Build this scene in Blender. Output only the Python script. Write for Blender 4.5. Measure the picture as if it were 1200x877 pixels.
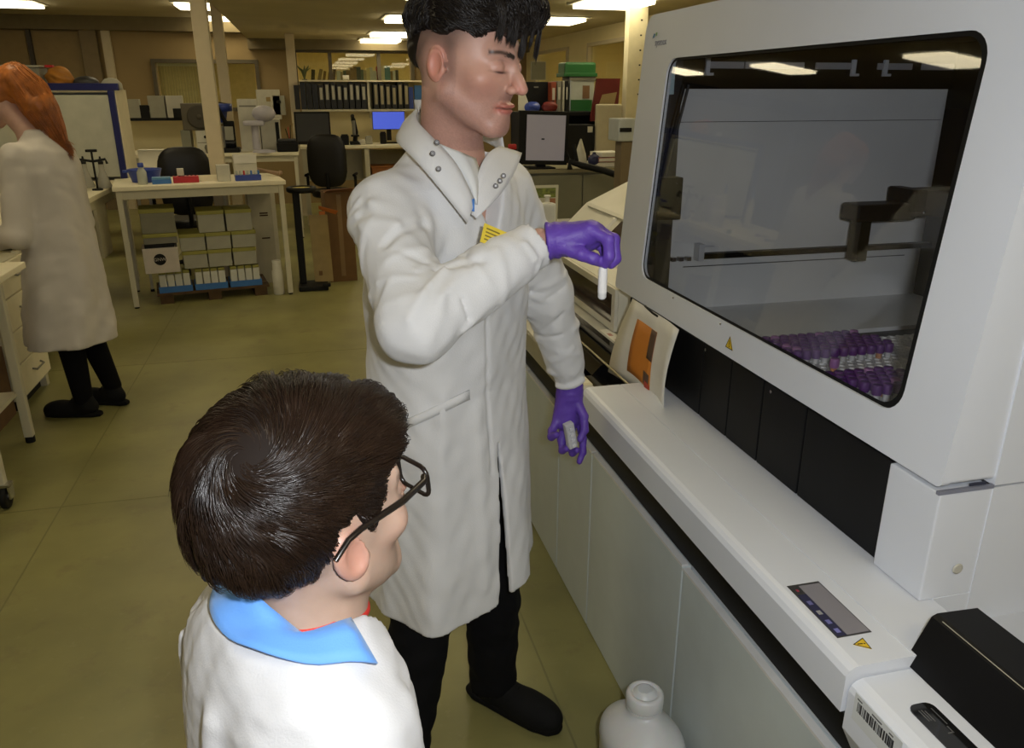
import bpy, bmesh, math, random
import numpy as np
from mathutils import Vector, Matrix
random.seed(7); rng = np.random.default_rng(7)
SC = bpy.context.scene
for o_ in list(bpy.data.objects): bpy.data.objects.remove(o_)

# ------------------------------------------------------------------ camera
FPX = 930.0; PITCH = math.atan(330/FPX); YAW = math.radians(13.9); CAMH = 1.63
cam = bpy.data.cameras.new('camera'); cam.sensor_fit = 'HORIZONTAL'; cam.sensor_width = 36
cam.lens = 36*FPX/1200; cam.clip_start = .02; cam.clip_end = 100
camo = bpy.data.objects.new('camera', cam); SC.collection.objects.link(camo)
camo.location = (0, 0, CAMH); camo.rotation_euler = (math.pi/2-PITCH, 0, -YAW)
SC.camera = camo

# ------------------------------------------------------------------ world, flash, exposure
W = bpy.data.worlds.new('world'); SC.world = W; W.use_nodes = True
W.node_tree.nodes['Background'].inputs[0].default_value = (.9, .85, .7, 1)
W.node_tree.nodes['Background'].inputs[1].default_value = .03
fl = bpy.data.lights.new('camera_flash', 'SPOT'); fl.energy = 54; fl.color = (.93, .96, 1.0)
fl.shadow_soft_size = .018; fl.spot_size = math.radians(150); fl.spot_blend = 1.0
flo = bpy.data.objects.new('camera_flash', fl); SC.collection.objects.link(flo)
flo.location = (.06, -.02, CAMH+.045); flo.rotation_euler = (math.pi/2-PITCH+.10, 0, -YAW-.03)
LAMP_STRENGTH = 7.4; LAMP_COLOR = (1.0, .86, .56)
SC.view_settings.view_transform = 'Standard'; SC.view_settings.look = 'None'
SC.view_settings.exposure = 0.0; SC.view_settings.gamma = 1.0
SC.view_settings.use_curve_mapping = False

# ------------------------------------------------------------------ materials
def srgb(r, g, b):
    f = lambda c: (c/255/12.92 if c/255 <= .04045 else ((c/255+.055)/1.055)**2.4)
    return (f(r), f(g), f(b))
_M = {}
def mat(name, col, rough=.5, metal=0., spec=.5, var=.08, scale=12., bump=0., bscale=200., coat=0., trans=0., emit=None, estr=0., alpha=1., attr=None, sheen=0., sss=0.):
    if name in _M: return _M[name]
    m = bpy.data.materials.new(name); m.use_nodes = True; nt = m.node_tree; N = nt.nodes; L = nt.links
    b = N['Principled BSDF']
    b.inputs['Roughness'].default_value = rough; b.inputs['Metallic'].default_value = metal
    b.inputs['Specular IOR Level'].default_value = spec
    b.inputs['Coat Weight'].default_value = coat; b.inputs['Coat Roughness'].default_value = .05
    b.inputs['Transmission Weight'].default_value = trans; b.inputs['Alpha'].default_value = alpha
    b.inputs['Sheen Weight'].default_value = sheen
    if sss:
        b.inputs['Subsurface Weight'].default_value = sss; b.inputs['Subsurface Radius'].default_value = (.012, .004, .002); b.inputs['Subsurface Scale'].default_value = 1
    tc = N.new('ShaderNodeTexCoord')
    if attr:
        a = N.new('ShaderNodeAttribute'); a.attribute_name = attr; csrc = a.outputs['Color']
    else:
        rgb = N.new('ShaderNodeRGB'); rgb.outputs[0].default_value = (*col, 1); csrc = rgb.outputs[0]
    if var > 0:
        n = N.new('ShaderNodeTexNoise'); n.inputs['Scale'].default_value = scale; n.inputs['Detail'].default_value = 4
        L.new(tc.outputs['Object'], n.inputs['Vector'])
        mr = N.new('ShaderNodeMapRange'); mr.inputs[1].default_value = .3; mr.inputs[2].default_value = .7
        mr.inputs[3].default_value = 1-var; mr.inputs[4].default_value = 1+var*.5
        L.new(n.outputs['Fac'], mr.inputs[0])
        mx = N.new('ShaderNodeVectorMath'); mx.operation = 'SCALE'
        L.new(csrc, mx.inputs[0]); L.new(mr.outputs[0], mx.inputs['Scale']); csrc = mx.outputs[0]
    L.new(csrc, b.inputs['Base Color'])
    if bump > 0:
        n2 = N.new('ShaderNodeTexNoise'); n2.inputs['Scale'].default_value = bscale; n2.inputs['Detail'].default_value = 3
        L.new(tc.outputs['Object'], n2.inputs['Vector'])
        bp = N.new('ShaderNodeBump'); bp.inputs['Strength'].default_value = bump; bp.inputs['Distance'].default_value = .002
        L.new(n2.outputs['Fac'], bp.inputs['Height']); L.new(bp.outputs[0], b.inputs['Normal'])
    if emit:
        b.inputs['Emission Color'].default_value = (*emit, 1); b.inputs['Emission Strength'].default_value = estr
    _M[name] = m; return m
def pane_mat(name, tint, rough=.02, ior=1.45):
    if name in _M: return _M[name]
    m = bpy.data.materials.new(name); m.use_nodes = True; nt = m.node_tree; N = nt.nodes; L = nt.links
    for n in list(N): N.remove(n)
    o = N.new('ShaderNodeOutputMaterial'); t = N.new('ShaderNodeBsdfTransparent'); t.inputs[0].default_value = (*tint, 1)
    g = N.new('ShaderNodeBsdfGlossy'); g.inputs['Roughness'].default_value = rough
    lw = N.new('ShaderNodeLayerWeight'); lw.inputs[0].default_value = .5; pw = N.new('ShaderNodeMath'); pw.operation = 'POWER'; pw.inputs[1].default_value = 5
    L.new(lw.outputs['Facing'], pw.inputs[0]); fr = N.new('ShaderNodeMapRange'); f0 = ((ior-1)/(ior+1))**2; fr.inputs[3].default_value = f0; fr.inputs[4].default_value = 1
    L.new(pw.outputs[0], fr.inputs[0])
    nz = N.new('ShaderNodeTexNoise'); nz.inputs['Scale'].default_value = 6; mr = N.new('ShaderNodeMapRange')
    mr.inputs[3].default_value = .9; mr.inputs[4].default_value = 1.0
    L.new(nz.outputs['Fac'], mr.inputs[0]); ml = N.new('ShaderNodeMath'); ml.operation = 'MULTIPLY'
    L.new(fr.outputs[0], ml.inputs[0]); L.new(mr.outputs[0], ml.inputs[1])
    mx = N.new('ShaderNodeMixShader'); L.new(ml.outputs[0], mx.inputs[0]); L.new(t.outputs[0], mx.inputs[1]); L.new(g.outputs[0], mx.inputs[2])
    L.new(mx.outputs[0], o.inputs[0]); _M[name] = m; return m

# ------------------------------------------------------------------ objects
COL = SC.collection
def tag(o, label=None, cat=None, group=None, kind=None):
    if label: o['label'] = label
    if cat: o['category'] = cat
    if group: o['group'] = group
    if kind: o['kind'] = kind
    return o
def thing(name, label, cat, loc=(0, 0, 0), rz=0., group=None):
    o = bpy.data.objects.new(name, None); COL.objects.link(o); o.empty_display_size = .05
    o.location = loc; o.rotation_euler = (0, 0, rz); return tag(o, label, cat, group)
class MB:
    def __init__(s): s.v = []; s.f = []; s.sm = []
    def add(s, vs, fs, smooth=False):
        n = len(s.v); s.v += [tuple(map(float, p)) for p in vs]; s.f += [tuple(i+n for i in q) for q in fs]; s.sm += [smooth]*len(fs); return s
    def box(s, x0, x1, y0, y1, z0, z1, r=0.):
        if x0 > x1: x0, x1 = x1, x0
        if y0 > y1: y0, y1 = y1, y0
        if z0 > z1: z0, z1 = z1, z0
        if r <= 0:
            return s.add([(x0,y0,z0),(x1,y0,z0),(x1,y1,z0),(x0,y1,z0),(x0,y0,z1),(x1,y0,z1),(x1,y1,z1),(x0,y1,z1)],
                         [(0,3,2,1),(4,5,6,7),(0,1,5,4),(1,2,6,5),(2,3,7,6),(3,0,4,7)])
        r = min(r, (x1-x0)*.49, (y1-y0)*.49, (z1-z0)*.49)
        bm = bmesh.new(); bmesh.ops.create_cube(bm, size=1)
        for v in bm.verts: v.co = Vector(((x0+x1)/2+v.co.x*(x1-x0), (y0+y1)/2+v.co.y*(y1-y0), (z0+z1)/2+v.co.z*(z1-z0)))
        bmesh.ops.bevel(bm, geom=bm.edges[:], offset=r, segments=2, profile=.6, affect='EDGES')
        return s._bm(bm)
    def _bm(s, bm, smooth=False):
        bm.verts.index_update(); s.add([v.co[:] for v in bm.verts], [[v.index for v in f.verts] for f in bm.faces], smooth); bm.free(); return s
    def prism(s, poly, axis, a, b, smooth=False):
        # poly: 2-D points counter-clockwise, extruded along axis (0,1,2) from a to b
        def P(p, t):
            q = [p[0], p[1]]; q.insert(axis, t); return q
        n = len(poly); vs = [P(p, a) for p in poly]+[P(p, b) for p in poly]
        fs = [list(range(n))[::-1], list(range(n, 2*n))]+[(i, (i+1) % n, n+(i+1) % n, n+i) for i in range(n)]
        s.add(vs, fs[:2]); s.add(vs, fs[2:], smooth); return s
    def lathe(s, prof, c=(0, 0, 0), n=16, axis=2, smooth=True):
        vs = []; fs = []
        for r, z in prof:
            for i in range(n):
                t = 2*math.pi*i/n; q = [r*math.cos(t), r*math.sin(t)]; q.insert(axis, z); vs.append([q[k]+c[k] for k in range(3)])
        for j in range(len(prof)-1):
            for i in range(n):
                fs.append((j*n+i, j*n+(i+1) % n, (j+1)*n+(i+1) % n, (j+1)*n+i))
        s.add(vs, fs, smooth)
        s.add(vs[:n], [list(range(n))[::-1]]); s.add(vs[-n:], [list(range(n))]); return s
    def cyl(s, c, r, h, n=16, axis=2):
        return s.lathe([(r, 0), (r, h)], c, n, axis)
    def tube(s, pts, r, n=8, smooth=True, cap=True):
        pts = [Vector(p) for p in pts]; k = len(pts); rs = r if hasattr(r, '__len__') else [r]*k
        vs = []; up = None
        for i, p in enumerate(pts):
            t = (pts[min(i+1, k-1)]-pts[max(i-1, 0)]).normalized()
            if up is None: up = t.orthogonal().normalized()
            up = (up-t*up.dot(t)); up = up.normalized() if up.length > 1e-6 else t.orthogonal().normalized()
            sd = t.cross(up)
            for j in range(n):
                a = 2*math.pi*j/n; vs.append(p+(up*math.cos(a)+sd*math.sin(a))*rs[i])
        fs = [(i*n+j, i*n+(j+1) % n, (i+1)*n+(j+1) % n, (i+1)*n+j) for i in range(k-1) for j in range(n)]
        s.add(vs, fs, smooth)
        if cap: s.add(vs[:n], [list(range(n))[::-1]]); s.add(vs[-n:], [list(range(n))])
        return s
    def sheet(s, grid, th, smooth=True):
        # thick sheet from a grid of points (rows x cols)
        G = np.array(grid, float); R, Cn = G.shape[:2]
        du = np.gradient(G, axis=0); dv = np.gradient(G, axis=1); nn = np.cross(du, dv); nn /= np.linalg.norm(nn, axis=2, keepdims=True)+1e-9
        A = (G+nn*th/2).reshape(-1, 3); B = (G-nn*th/2).reshape(-1, 3); k = R*Cn
        fs = []
        for i in range(R-1):
            for j in range(Cn-1):
                a = i*Cn+j; q = (a, a+Cn, a+Cn+1, a+1); fs.append(q); fs.append(tuple(k+x for x in q[::-1]))
        edge = [i*Cn for i in range(R)]+[(R-1)*Cn+j for j in range(1, Cn)]+[i*Cn+Cn-1 for i in range(R-2, -1, -1)]+[j for j in range(Cn-2, 0, -1)]
        for a, b in zip(edge, edge[1:]+edge[:1]): fs.append((b, a, k+a, k+b))
        return s.add(np.vstack([A, B]), fs, smooth)
    def sphere(s, c, r, n=12, m=8):
        r = r if hasattr(r, '__len__') else (r, r, r); vs = [(c[0], c[1], c[2]-r[2])]
        for j in range(1, m):
            t = math.pi*j/m-math.pi/2
            for i in range(n):
                a = 2*math.pi*i/n; vs.append((c[0]+r[0]*math.cos(t)*math.cos(a), c[1]+r[1]*math.cos(t)*math.sin(a), c[2]+r[2]*math.sin(t)))
        vs.append((c[0], c[1], c[2]+r[2])); fs = []
        for i in range(n): fs.append((0, 1+(i+1) % n, 1+i))
        for j in range(m-2):
            for i in range(n):
                fs.append((1+j*n+i, 1+j*n+(i+1) % n, 1+(j+1)*n+(i+1) % n, 1+(j+1)*n+i))
        l = len(vs)-1; b = 1+(m-2)*n
        for i in range(n): fs.append((b+i, b+(i+1) % n, l))
        return s.add(vs, fs, True)
    def xf(s, M):
        s.v = [tuple(M @ Vector(p)) for p in s.v]; return s
    def mesh(s, name, m):
        me = bpy.data.meshes.new(name); me.from_pydata(s.v, [], s.f); me.polygons.foreach_set('use_smooth', s.sm)
        me.materials.append(m); me.update(); return me
    def build(s, name, m, parent=None, **k):
        o = bpy.data.objects.new(name, s.mesh(name, m)); COL.objects.link(o)
        if parent: o.parent = parent
        return tag(o, **k)
def copy_tree(o, loc=None, rz=None, label=None, parent=None):
    c = o.copy(); COL.objects.link(c); c.parent = parent
    if loc is not None: c.location = loc
    if rz is not None: c.rotation_euler = (0, 0, rz)
    if label: c['label'] = label
    for ch in o.children: copy_tree(ch, parent=c)
    return c
def B(name, m, parent, *a, r=0., **k):
    return MB().box(*a, r=r).build(name, m, parent, **k)
def struct(name, mb, m, parent=None):
    o = mb.build(name, m, parent)
    if not parent: o['kind'] = 'structure'
    return o
def rrect(x0, x1, y0, y1, r, n=5):
    p = []
    for cx, cy, a in ((x1-r, y0+r, -90), (x1-r, y1-r, 0), (x0+r, y1-r, 90), (x0+r, y0+r, 180)):
        for i in range(n+1):
            t = math.radians(a+90*i/n); p.append((cx+r*math.cos(t), cy+r*math.sin(t)))
    return p
def text(name, body, size, m, parent, M, align='CENTER', th=.0004):
    c = bpy.data.curves.new(name, 'FONT'); c.body = body; c.size = size; c.align_x = align; c.align_y = 'CENTER'; c.extrude = th; c.resolution_u = 2
    o = bpy.data.objects.new(name, c); COL.objects.link(o); dg = bpy.context.evaluated_depsgraph_get()
    me = bpy.data.meshes.new_from_object(o.evaluated_get(dg)); COL.objects.unlink(o); bpy.data.objects.remove(o)
    me.transform(M); me.materials.clear(); me.materials.append(m)
    q = bpy.data.objects.new(name, me); COL.objects.link(q); q.parent = parent; return q

# ------------------------------------------------------------------ implicit surfaces (people, gloves, cloth)
CP, SP = math.cos(PITCH), math.sin(PITCH); CY, SY = math.cos(YAW), math.sin(YAW)
def at(u, v, F):   # photo pixel + horizontal distance ahead of the camera -> world point
    a = (u-600)/FPX; b = (438.5-v)/FPX; t = F/(CP+b*SP)
    return np.array([F*SY+a*t*CY, F*CY-a*t*SY, CAMH+t*(b*CP-SP)])
def smin(a, b, k):
    h = np.clip(.5+.5*(b-a)/k, 0, 1); return b*(1-h)+a*h-k*h*(1-h)
def smax(a, b, k): return -smin(-a, -b, k)
def ell(P, c, r, R=None):
    q = P-np.asarray(c, np.float32)
    if R is not None: q = q @ np.asarray(R, np.float32)
    r = np.asarray(r, np.float32); k0 = np.sqrt(((q/r)**2).sum(1)); k1 = np.sqrt(((q/(r*r))**2).sum(1))
    return k0*(k0-1)/np.maximum(k1, 1e-6)
def sph(P, c, r): return np.sqrt(((P-np.asarray(c, np.float32))**2).sum(1))-r
def cone(P, a, b, ra, rb):
    a = np.asarray(a, np.float32); b = np.asarray(b, np.float32); d = b-a; L = float(d @ d)
    h = np.clip(((P-a) @ d)/L, 0, 1); q = P-a-h[:, None]*d
    return np.sqrt((q*q).sum(1))-(ra+(rb-ra)*h)
def seg(P, a, b):
    return cone(P, a, b, 0, 0)
def pline(P, pts):
    d = None
    for a, b in zip(pts, pts[1:]):
        e = seg(P, a, b); d = e if d is None else np.minimum(d, e)
    return d
def sdf_mesh(fn, lo, hi, vox, blk=6, slack=2.2):
    lo = np.array(lo, float); hi = np.array(hi, float); n = np.ceil((hi-lo)/vox).astype(int); nb = n//blk+1; n = nb*blk
    ax = [lo[i]+vox*blk*(np.arange(nb[i])+.5) for i in range(3)]
    Cc = np.stack(np.meshgrid(*ax, indexing='ij'), -1).reshape(-1, 3).astype(np.float32)
    dc = fn(Cc); near = np.abs(dc) < vox*blk*.87*slack
    D = np.repeat(np.repeat(np.repeat(dc.reshape(nb), blk, 0), blk, 1), blk, 2).astype(np.float32)
    off = np.stack(np.meshgrid(*[np.arange(blk)]*3, indexing='ij'), -1).reshape(-1, 3)
    ids = np.stack(np.unravel_index(np.nonzero(near)[0], nb), -1)*blk
    for s in range(0, len(ids), 1500):
        G = (ids[s:s+1500, None, :]+off[None]).reshape(-1, 3)
        D[G[:, 0], G[:, 1], G[:, 2]] = fn((lo+G*vox).astype(np.float32))
    ins = D < 0
    c = np.zeros(tuple(n-1), np.int8); cr = [(i, j, k) for i in (0, 1) for j in (0, 1) for k in (0, 1)]
    def sl(A, o): return A[o[0]:A.shape[0]-1+o[0], o[1]:A.shape[1]-1+o[1], o[2]:A.shape[2]-1+o[2]]
    for o in cr: c += sl(ins, o)
    act = (c > 0) & (c < 8); I = np.argwhere(act); idx = -np.ones(act.shape, np.int64); idx[act] = np.arange(len(I))
    V = np.zeros((len(I), 3)); Wt = np.zeros(len(I))
    for a in range(3):
        o1, o2 = [(x) for x in range(3) if x != a]
        for p in (0, 1):
            for q in (0, 1):
                c0 = [0, 0, 0]; c0[o1] = p; c0[o2] = q; c1 = list(c0); c1[a] = 1
                d0 = D[I[:, 0]+c0[0], I[:, 1]+c0[1], I[:, 2]+c0[2]]; d1 = D[I[:, 0]+c1[0], I[:, 1]+c1[1], I[:, 2]+c1[2]]
                mk = (d0 < 0) != (d1 < 0); t = np.where(mk, d0/np.where(mk, d0-d1, 1), 0)
                e = np.tile(np.array(c0, float), (len(I), 1)); e[:, a] = t; V[mk] += e[mk]; Wt[mk] += 1
    V = lo+(I+V/Wt[:, None])*vox
    F = []
    for a in range(3):
        o1, o2 = (a+1) % 3, (a+2) % 3
        A = ins.take(np.arange(n[a]-1), a); Bq = ins.take(np.arange(1, n[a]), a); E = np.argwhere(A != Bq)
        E = E[(E[:, o1] > 0) & (E[:, o2] > 0) & (E[:, o1] < n[o1]-1) & (E[:, o2] < n[o2]-1)]
        f_ = A[E[:, 0], E[:, 1], E[:, 2]]
        def at_(d1, d2):
            G = E.copy(); G[:, o1] -= d1; G[:, o2] -= d2; return idx[G[:, 0], G[:, 1], G[:, 2]]
        Q = np.stack([at_(1, 1), at_(0, 1), at_(0, 0), at_(1, 0)], 1); Q[~f_] = Q[~f_][:, ::-1]; F.append(Q)
    F = np.vstack(F); F = F[(F >= 0).all(1)]
    return V, F
def from_arrays(name, V, F, m, parent=None, col=None, smooth=True):
    me = bpy.data.meshes.new(name); k = F.shape[1]; me.vertices.add(len(V)); me.vertices.foreach_set('co', np.asarray(V, np.float32).ravel())
    me.loops.add(F.size); me.loops.foreach_set('vertex_index', F.ravel().astype(np.int32)); me.polygons.add(len(F))
    me.polygons.foreach_set('loop_start', np.arange(0, F.size, k, dtype=np.int32)); me.polygons.foreach_set('loop_total', np.full(len(F), k, np.int32))
    me.polygons.foreach_set('use_smooth', np.full(len(F), smooth)); me.update(calc_edges=True); me.validate()
    if col is not None:
        at_ = me.color_attributes.new('Col', 'FLOAT_COLOR', 'POINT'); at_.data.foreach_set('color', np.hstack([col, np.ones((len(col), 1))]).astype(np.float32).ravel())
    me.materials.append(m); o = bpy.data.objects.new(name, me); COL.objects.link(o)
    if parent: o.parent = parent
    return o
def lap(V, F, it=2, lam=.5):
    e = np.vstack([F[:, [i, (i+1) % F.shape[1]]] for i in range(F.shape[1])]); n = len(V)
    for _ in range(it):
        S = np.zeros_like(V); Cn = np.zeros(n)
        np.add.at(S, e[:, 0], V[e[:, 1]]); np.add.at(S, e[:, 1], V[e[:, 0]]); np.add.at(Cn, e[:, 0], 1); np.add.at(Cn, e[:, 1], 1)
        V = V+lam*(S/np.maximum(Cn, 1)[:, None]-V)
    return V
def strands(name, paths, rad, m, parent, nside=3, group=None):
    # paths: (N,K,3) polylines -> thin tapering tubes in one mesh
    Pt = np.asarray(paths, float); N, K = Pt.shape[:2]; T = np.gradient(Pt, axis=1); T /= np.linalg.norm(T, axis=2, keepdims=True)+1e-9
    ref = np.where(np.abs(T[:, :1, 2:3]) > .9, np.array([[[1., 0, 0]]]), np.array([[[0, 0, 1.]]])); U = np.cross(T, np.broadcast_to(ref, T.shape)); U /= np.linalg.norm(U, axis=2, keepdims=True)+1e-9; S = np.cross(T, U)
    tp = np.interp(np.linspace(0, 1, K), [0, .15, .6, 1], [.7, 1, .9, .12])[None, :, None]*np.asarray(rad).reshape(-1, 1, 1)
    V = np.stack([Pt+tp*(U*math.cos(2*math.pi*j/nside)+S*math.sin(2*math.pi*j/nside)) for j in range(nside)], 2).reshape(-1, 3)
    i = np.arange(N)[:, None, None]*K*nside+np.arange(K-1)[None, :, None]*nside; j = np.arange(nside)[None, None, :]; j2 = (j+1) % nside
    F = np.stack([i+j, i+j2, i+nside+j2, i+nside+j], -1).reshape(-1, 4)
    return from_arrays(name, V, F, m, parent)
def vnoise(P, s, seed=0):
    # smooth pseudo-noise from sines, range about -1..1
    r = np.random.default_rng(seed); o = 0
    for k in range(5):
        d = r.normal(size=3); d /= np.linalg.norm(d); o = o+np.sin((P @ d.astype(np.float32))*s*(1+.37*k)+r.uniform(0, 6))
    return o/5*1.4
# ================================================================== the room
m_floor = mat('olive_vinyl', (.255, .238, .088), .38, var=.28, scale=2.2, bump=.06, bscale=90)
m_seam = mat('floor_weld', (.19, .178, .07), .5)
def add_stains(m, col, scale, lo, hi, amt):     # worn, scuffed patches with a shape of their own
    nt = m.node_tree; N = nt.nodes; L = nt.links; b = N['Principled BSDF']; src = b.inputs['Base Color'].links[0].from_socket
    tc = N.new('ShaderNodeTexCoord'); n = N.new('ShaderNodeTexNoise'); n.inputs['Scale'].default_value = scale; n.inputs['Detail'].default_value = 8; n.inputs['Roughness'].default_value = .7; L.new(tc.outputs['Object'], n.inputs['Vector'])
    mr = N.new('ShaderNodeMapRange'); mr.inputs[1].default_value = lo; mr.inputs[2].default_value = hi; mr.inputs[3].default_value = 0; mr.inputs[4].default_value = amt; L.new(n.outputs['Fac'], mr.inputs[0])
    mx = N.new('ShaderNodeMix'); mx.data_type = 'RGBA'; mx.inputs['B'].default_value = (*col, 1); L.new(mr.outputs[0], mx.inputs['Factor']); L.new(src, mx.inputs['A']); L.new(mx.outputs['Result'], b.inputs['Base Color'])
add_stains(m_floor, (.16, .12, .06), 5.5, .55, .72, .55); add_stains(m_floor, (.34, .32, .17), 23., .58, .75, .35)
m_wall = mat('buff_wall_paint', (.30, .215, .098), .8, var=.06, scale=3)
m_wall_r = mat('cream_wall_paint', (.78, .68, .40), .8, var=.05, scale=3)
m_ceil = mat('ceiling_plaster', (.57, .50, .33), .9, var=.08, scale=2)
m_white_wd = mat('white_laminate', (.6, .57, .47), .45, var=.05)
m_frame = mat('dark_bronze_frame', (.09, .072, .04), .5)
m_lamp = mat('lamp_diffuser', (.9, .88, .8), .4, emit=LAMP_COLOR, estr=LAMP_STRENGTH, var=0)
m_farlamp = mat('office_lamp_diffuser', (.9, .88, .8), .4, emit=(1, .85, .5), estr=13, var=0)
m_lampframe = mat('lamp_frame', (.7, .68, .6), .5)
m_post = mat('post_paint', (.56, .48, .33), .6, var=.05)
m_glass = pane_mat('window_glass', (.93, .95, .9))
XL, XR, YB, YF, ZL, ZH, X0 = -6.5, 3.45, -3.0, 13.0, 2.36, 2.62, -.72
fl_ = struct('floor', MB().box(XL, XR, YB, 17.2, -.1, 0), m_floor)
for y_ in (-.6, 1.42, 3.3, 5.2, 9.0): MB().box(XL, XR, y_-.003, y_+.003, 0, .0006).build('weld_seam', m_seam, fl_)
for x_ in (-3.2, -1.12, .56): MB().box(x_-.003, x_+.003, YB, YF, 0, .0006).build('weld_seam', m_seam, fl_)
struct('ceiling', MB().box(X0, XR, YB, YF+.1, ZL, ZL+.4), m_ceil)
struct('ceiling_raised', MB().box(XL, X0, YB, YF+.1, ZH, ZH+.14), m_ceil)
struct('wall_left', MB().box(XL-.12, XL, YB, YF+.2, 0, ZH+.14), m_wall)
struct('wall_right', MB().box(XR, XR+.12, YB, 5.4, 0, ZH).box(XR, XR+.12, 5.4, YF+.2, 0, .95).box(XR, XR+.12, 5.4, YF+.2, 2.2, ZH)
       .box(XR, XR+.12, 5.4, 6.3, .95, 2.2).box(XR, XR+.12, 8.05, 8.25, .95, 2.2).box(XR, XR+.12, 10.0, 10.8, .95, 2.2).box(XR, XR+.12, 12.4, YF+.2, .95, 2.2), m_wall_r)
struct('wall_near', MB().box(XL, XR, YB-.12, YB, 0, ZH+.14), m_wall_r)
# far wall with two window openings: A (left, X -2.0..-.66), B (middle, X -.06..1.62); right end plain
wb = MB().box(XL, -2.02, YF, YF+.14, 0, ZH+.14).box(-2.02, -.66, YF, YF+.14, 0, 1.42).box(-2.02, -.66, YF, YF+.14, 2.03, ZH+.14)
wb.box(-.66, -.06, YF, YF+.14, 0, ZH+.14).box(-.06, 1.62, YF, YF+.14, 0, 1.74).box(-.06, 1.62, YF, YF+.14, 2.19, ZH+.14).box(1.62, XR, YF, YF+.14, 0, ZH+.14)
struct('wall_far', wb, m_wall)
# wall panels, recessed strip, conduit and battens on the far wall
for xa, xb in ((-6.4, -3.62), (-3.52, -2.95)): struct('wall_panel', MB().box(xa, xb, YF-.03, YF, .1, 2.42), mat('wall_panel_paint', (.26, .185, .085), .75), None)
struct('trim_1', MB().box(-3.6, -3.55, YF-.06, YF, 0, 2.5), mat('dark_conduit', (.05, .04, .03), .6))
struct('trim_2', MB().box(-2.93, -2.72, YF-.1, YF, 0, 2.55), mat('brown_batten', (.2, .15, .08), .7))
struct('trim_3', MB().box(-2.66, -2.55, YF-.07, YF, 0, 2.55), m_post)
struct('trim_4', MB().box(XL, X0, YF-.16, YF, 2.44, ZH), mat('dark_coving', (.17, .135, .07), .8))
struct('trim_5', MB().box(X0, XR, YF-.2, YF, 2.22, ZL), mat('dark_coving', (.17, .135, .07), .8))
# rooms seen through the windows
struct('wall_office', MB().box(XL, XR, 17.2, 17.3, 0, 2.6).box(-2.9, -2.8, 13.14, 17.2, 0, 2.6).box(XR, XR+.1, 13.2, 17.2, 0, 2.6).box(-.42, -.34, 13.14, 17.2, 0, 2.6), mat('office_yellow', (.78, .66, .34), .8))
struct('ceiling_office', MB().box(-2.9, XR, 13.14, 17.3, 2.45, 2.6), m_ceil)
for k, (x, y) in enumerate(((.35, 14.4), (1.5, 14.4), (-1.5, 14.6), (2.7, 14.8))):
    t = thing('ceiling_light', ['flat ceiling light glimpsed through the left pane above the books', 'flat ceiling light glimpsed through the right pane above the red book', 'ceiling light of the bright office behind the blind window', 'ceiling light of the office behind the far right wall'][k], 'ceiling light', (x, y, 2.43), group='office ceiling lights')
    B('frame', m_lampframe, t, -.33, .33, -.33, .33, 0, .02); B('diffuser', m_farlamp, t, -.3, .3, -.3, .3, -.008, 0)
def window(n, xa, xb, za, zb, bars):
    w = struct('window_%d' % n, MB().box(xa-.05, xb+.05, YF-.05, YF, zb, zb+.05).box(xa-.05, xb+.05, YF-.05, YF, za-.05, za).box(xa-.05, xa, YF-.05, YF, za, zb).box(xb, xb+.05, YF-.05, YF, za, zb), m_frame)
    for b in bars: B('mullion', m_frame, w, b-.025, b+.025, YF-.04, YF+.06, za, zb)
    ed = [xa]+list(bars)+[xb]
    for a, b in zip(ed, ed[1:]): B('pane', m_glass, w, a+.02, b-.02, YF+.05, YF+.056, za, zb)
    return w
w1 = window(1, -2.02, -.66, 1.42, 2.03, [-1.32])
window(2, -.06, 1.62, 1.74, 2.19, [.42, 1.14])
# blind behind the left half of window 1: vertical slats
mbl = mat('blind_fabric', (.5, .42, .22), .8)
for i in range(17): MB().prism([(-2.0+i*.039, YF+.09), (-1.97+i*.039, YF+.082), (-1.968+i*.039, YF+.086), (-1.998+i*.039, YF+.094)], 2, 1.43, 1.99).build('blind_slat', mbl, w1)
B('blind_rail', mat('blind_rail', (.8, .74, .5), .5), w1, -2.01, -1.33, YF+.07, YF+.11, 1.99, 2.03)
# right wall windows
for k, (ya, yb) in enumerate(((6.3, 8.05), (8.25, 10.0), (10.8, 12.4))):
    w = struct('window_%d' % (k+3), MB().box(XR-.03, XR+.03, ya, yb, 2.16, 2.2).box(XR-.03, XR+.03, ya, yb, .95, .99).box(XR-.03, XR+.03, ya, ya+.05, .99, 2.16).box(XR-.03, XR+.03, yb-.05, yb, .99, 2.16), m_post)
    B('pane', m_glass, w, XR+.01, XR+.016, ya+.05, yb-.05, .99, 2.16)
struct('wall_corridor', MB().box(5.6, 5.7, 4.8, 13.2, 0, 2.6).box(XR+.12, 5.6, 4.7, 4.8, 0, 2.6).box(XR+.12, 5.6, 13.2, 13.3, 0, 2.6).box(XR+.1, 5.7, 4.7, 13.3, 2.5, 2.6).box(XR+.1, 5.7, 4.7, 13.3, -.1, 0), m_wall_r)
for k, y in enumerate((7.0, 11.0)):
    t = thing('ceiling_light', ['corridor ceiling light behind the right wall, nearer one', 'corridor ceiling light behind the right wall, farther one'][k], 'ceiling light', (4.5, y, 2.485), group='corridor ceiling lights')
    B('frame', m_lampframe, t, -.33, .33, -.33, .33, 0, .015); B('diffuser', m_farlamp, t, -.3, .3, -.3, .3, -.006, 0)
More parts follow.
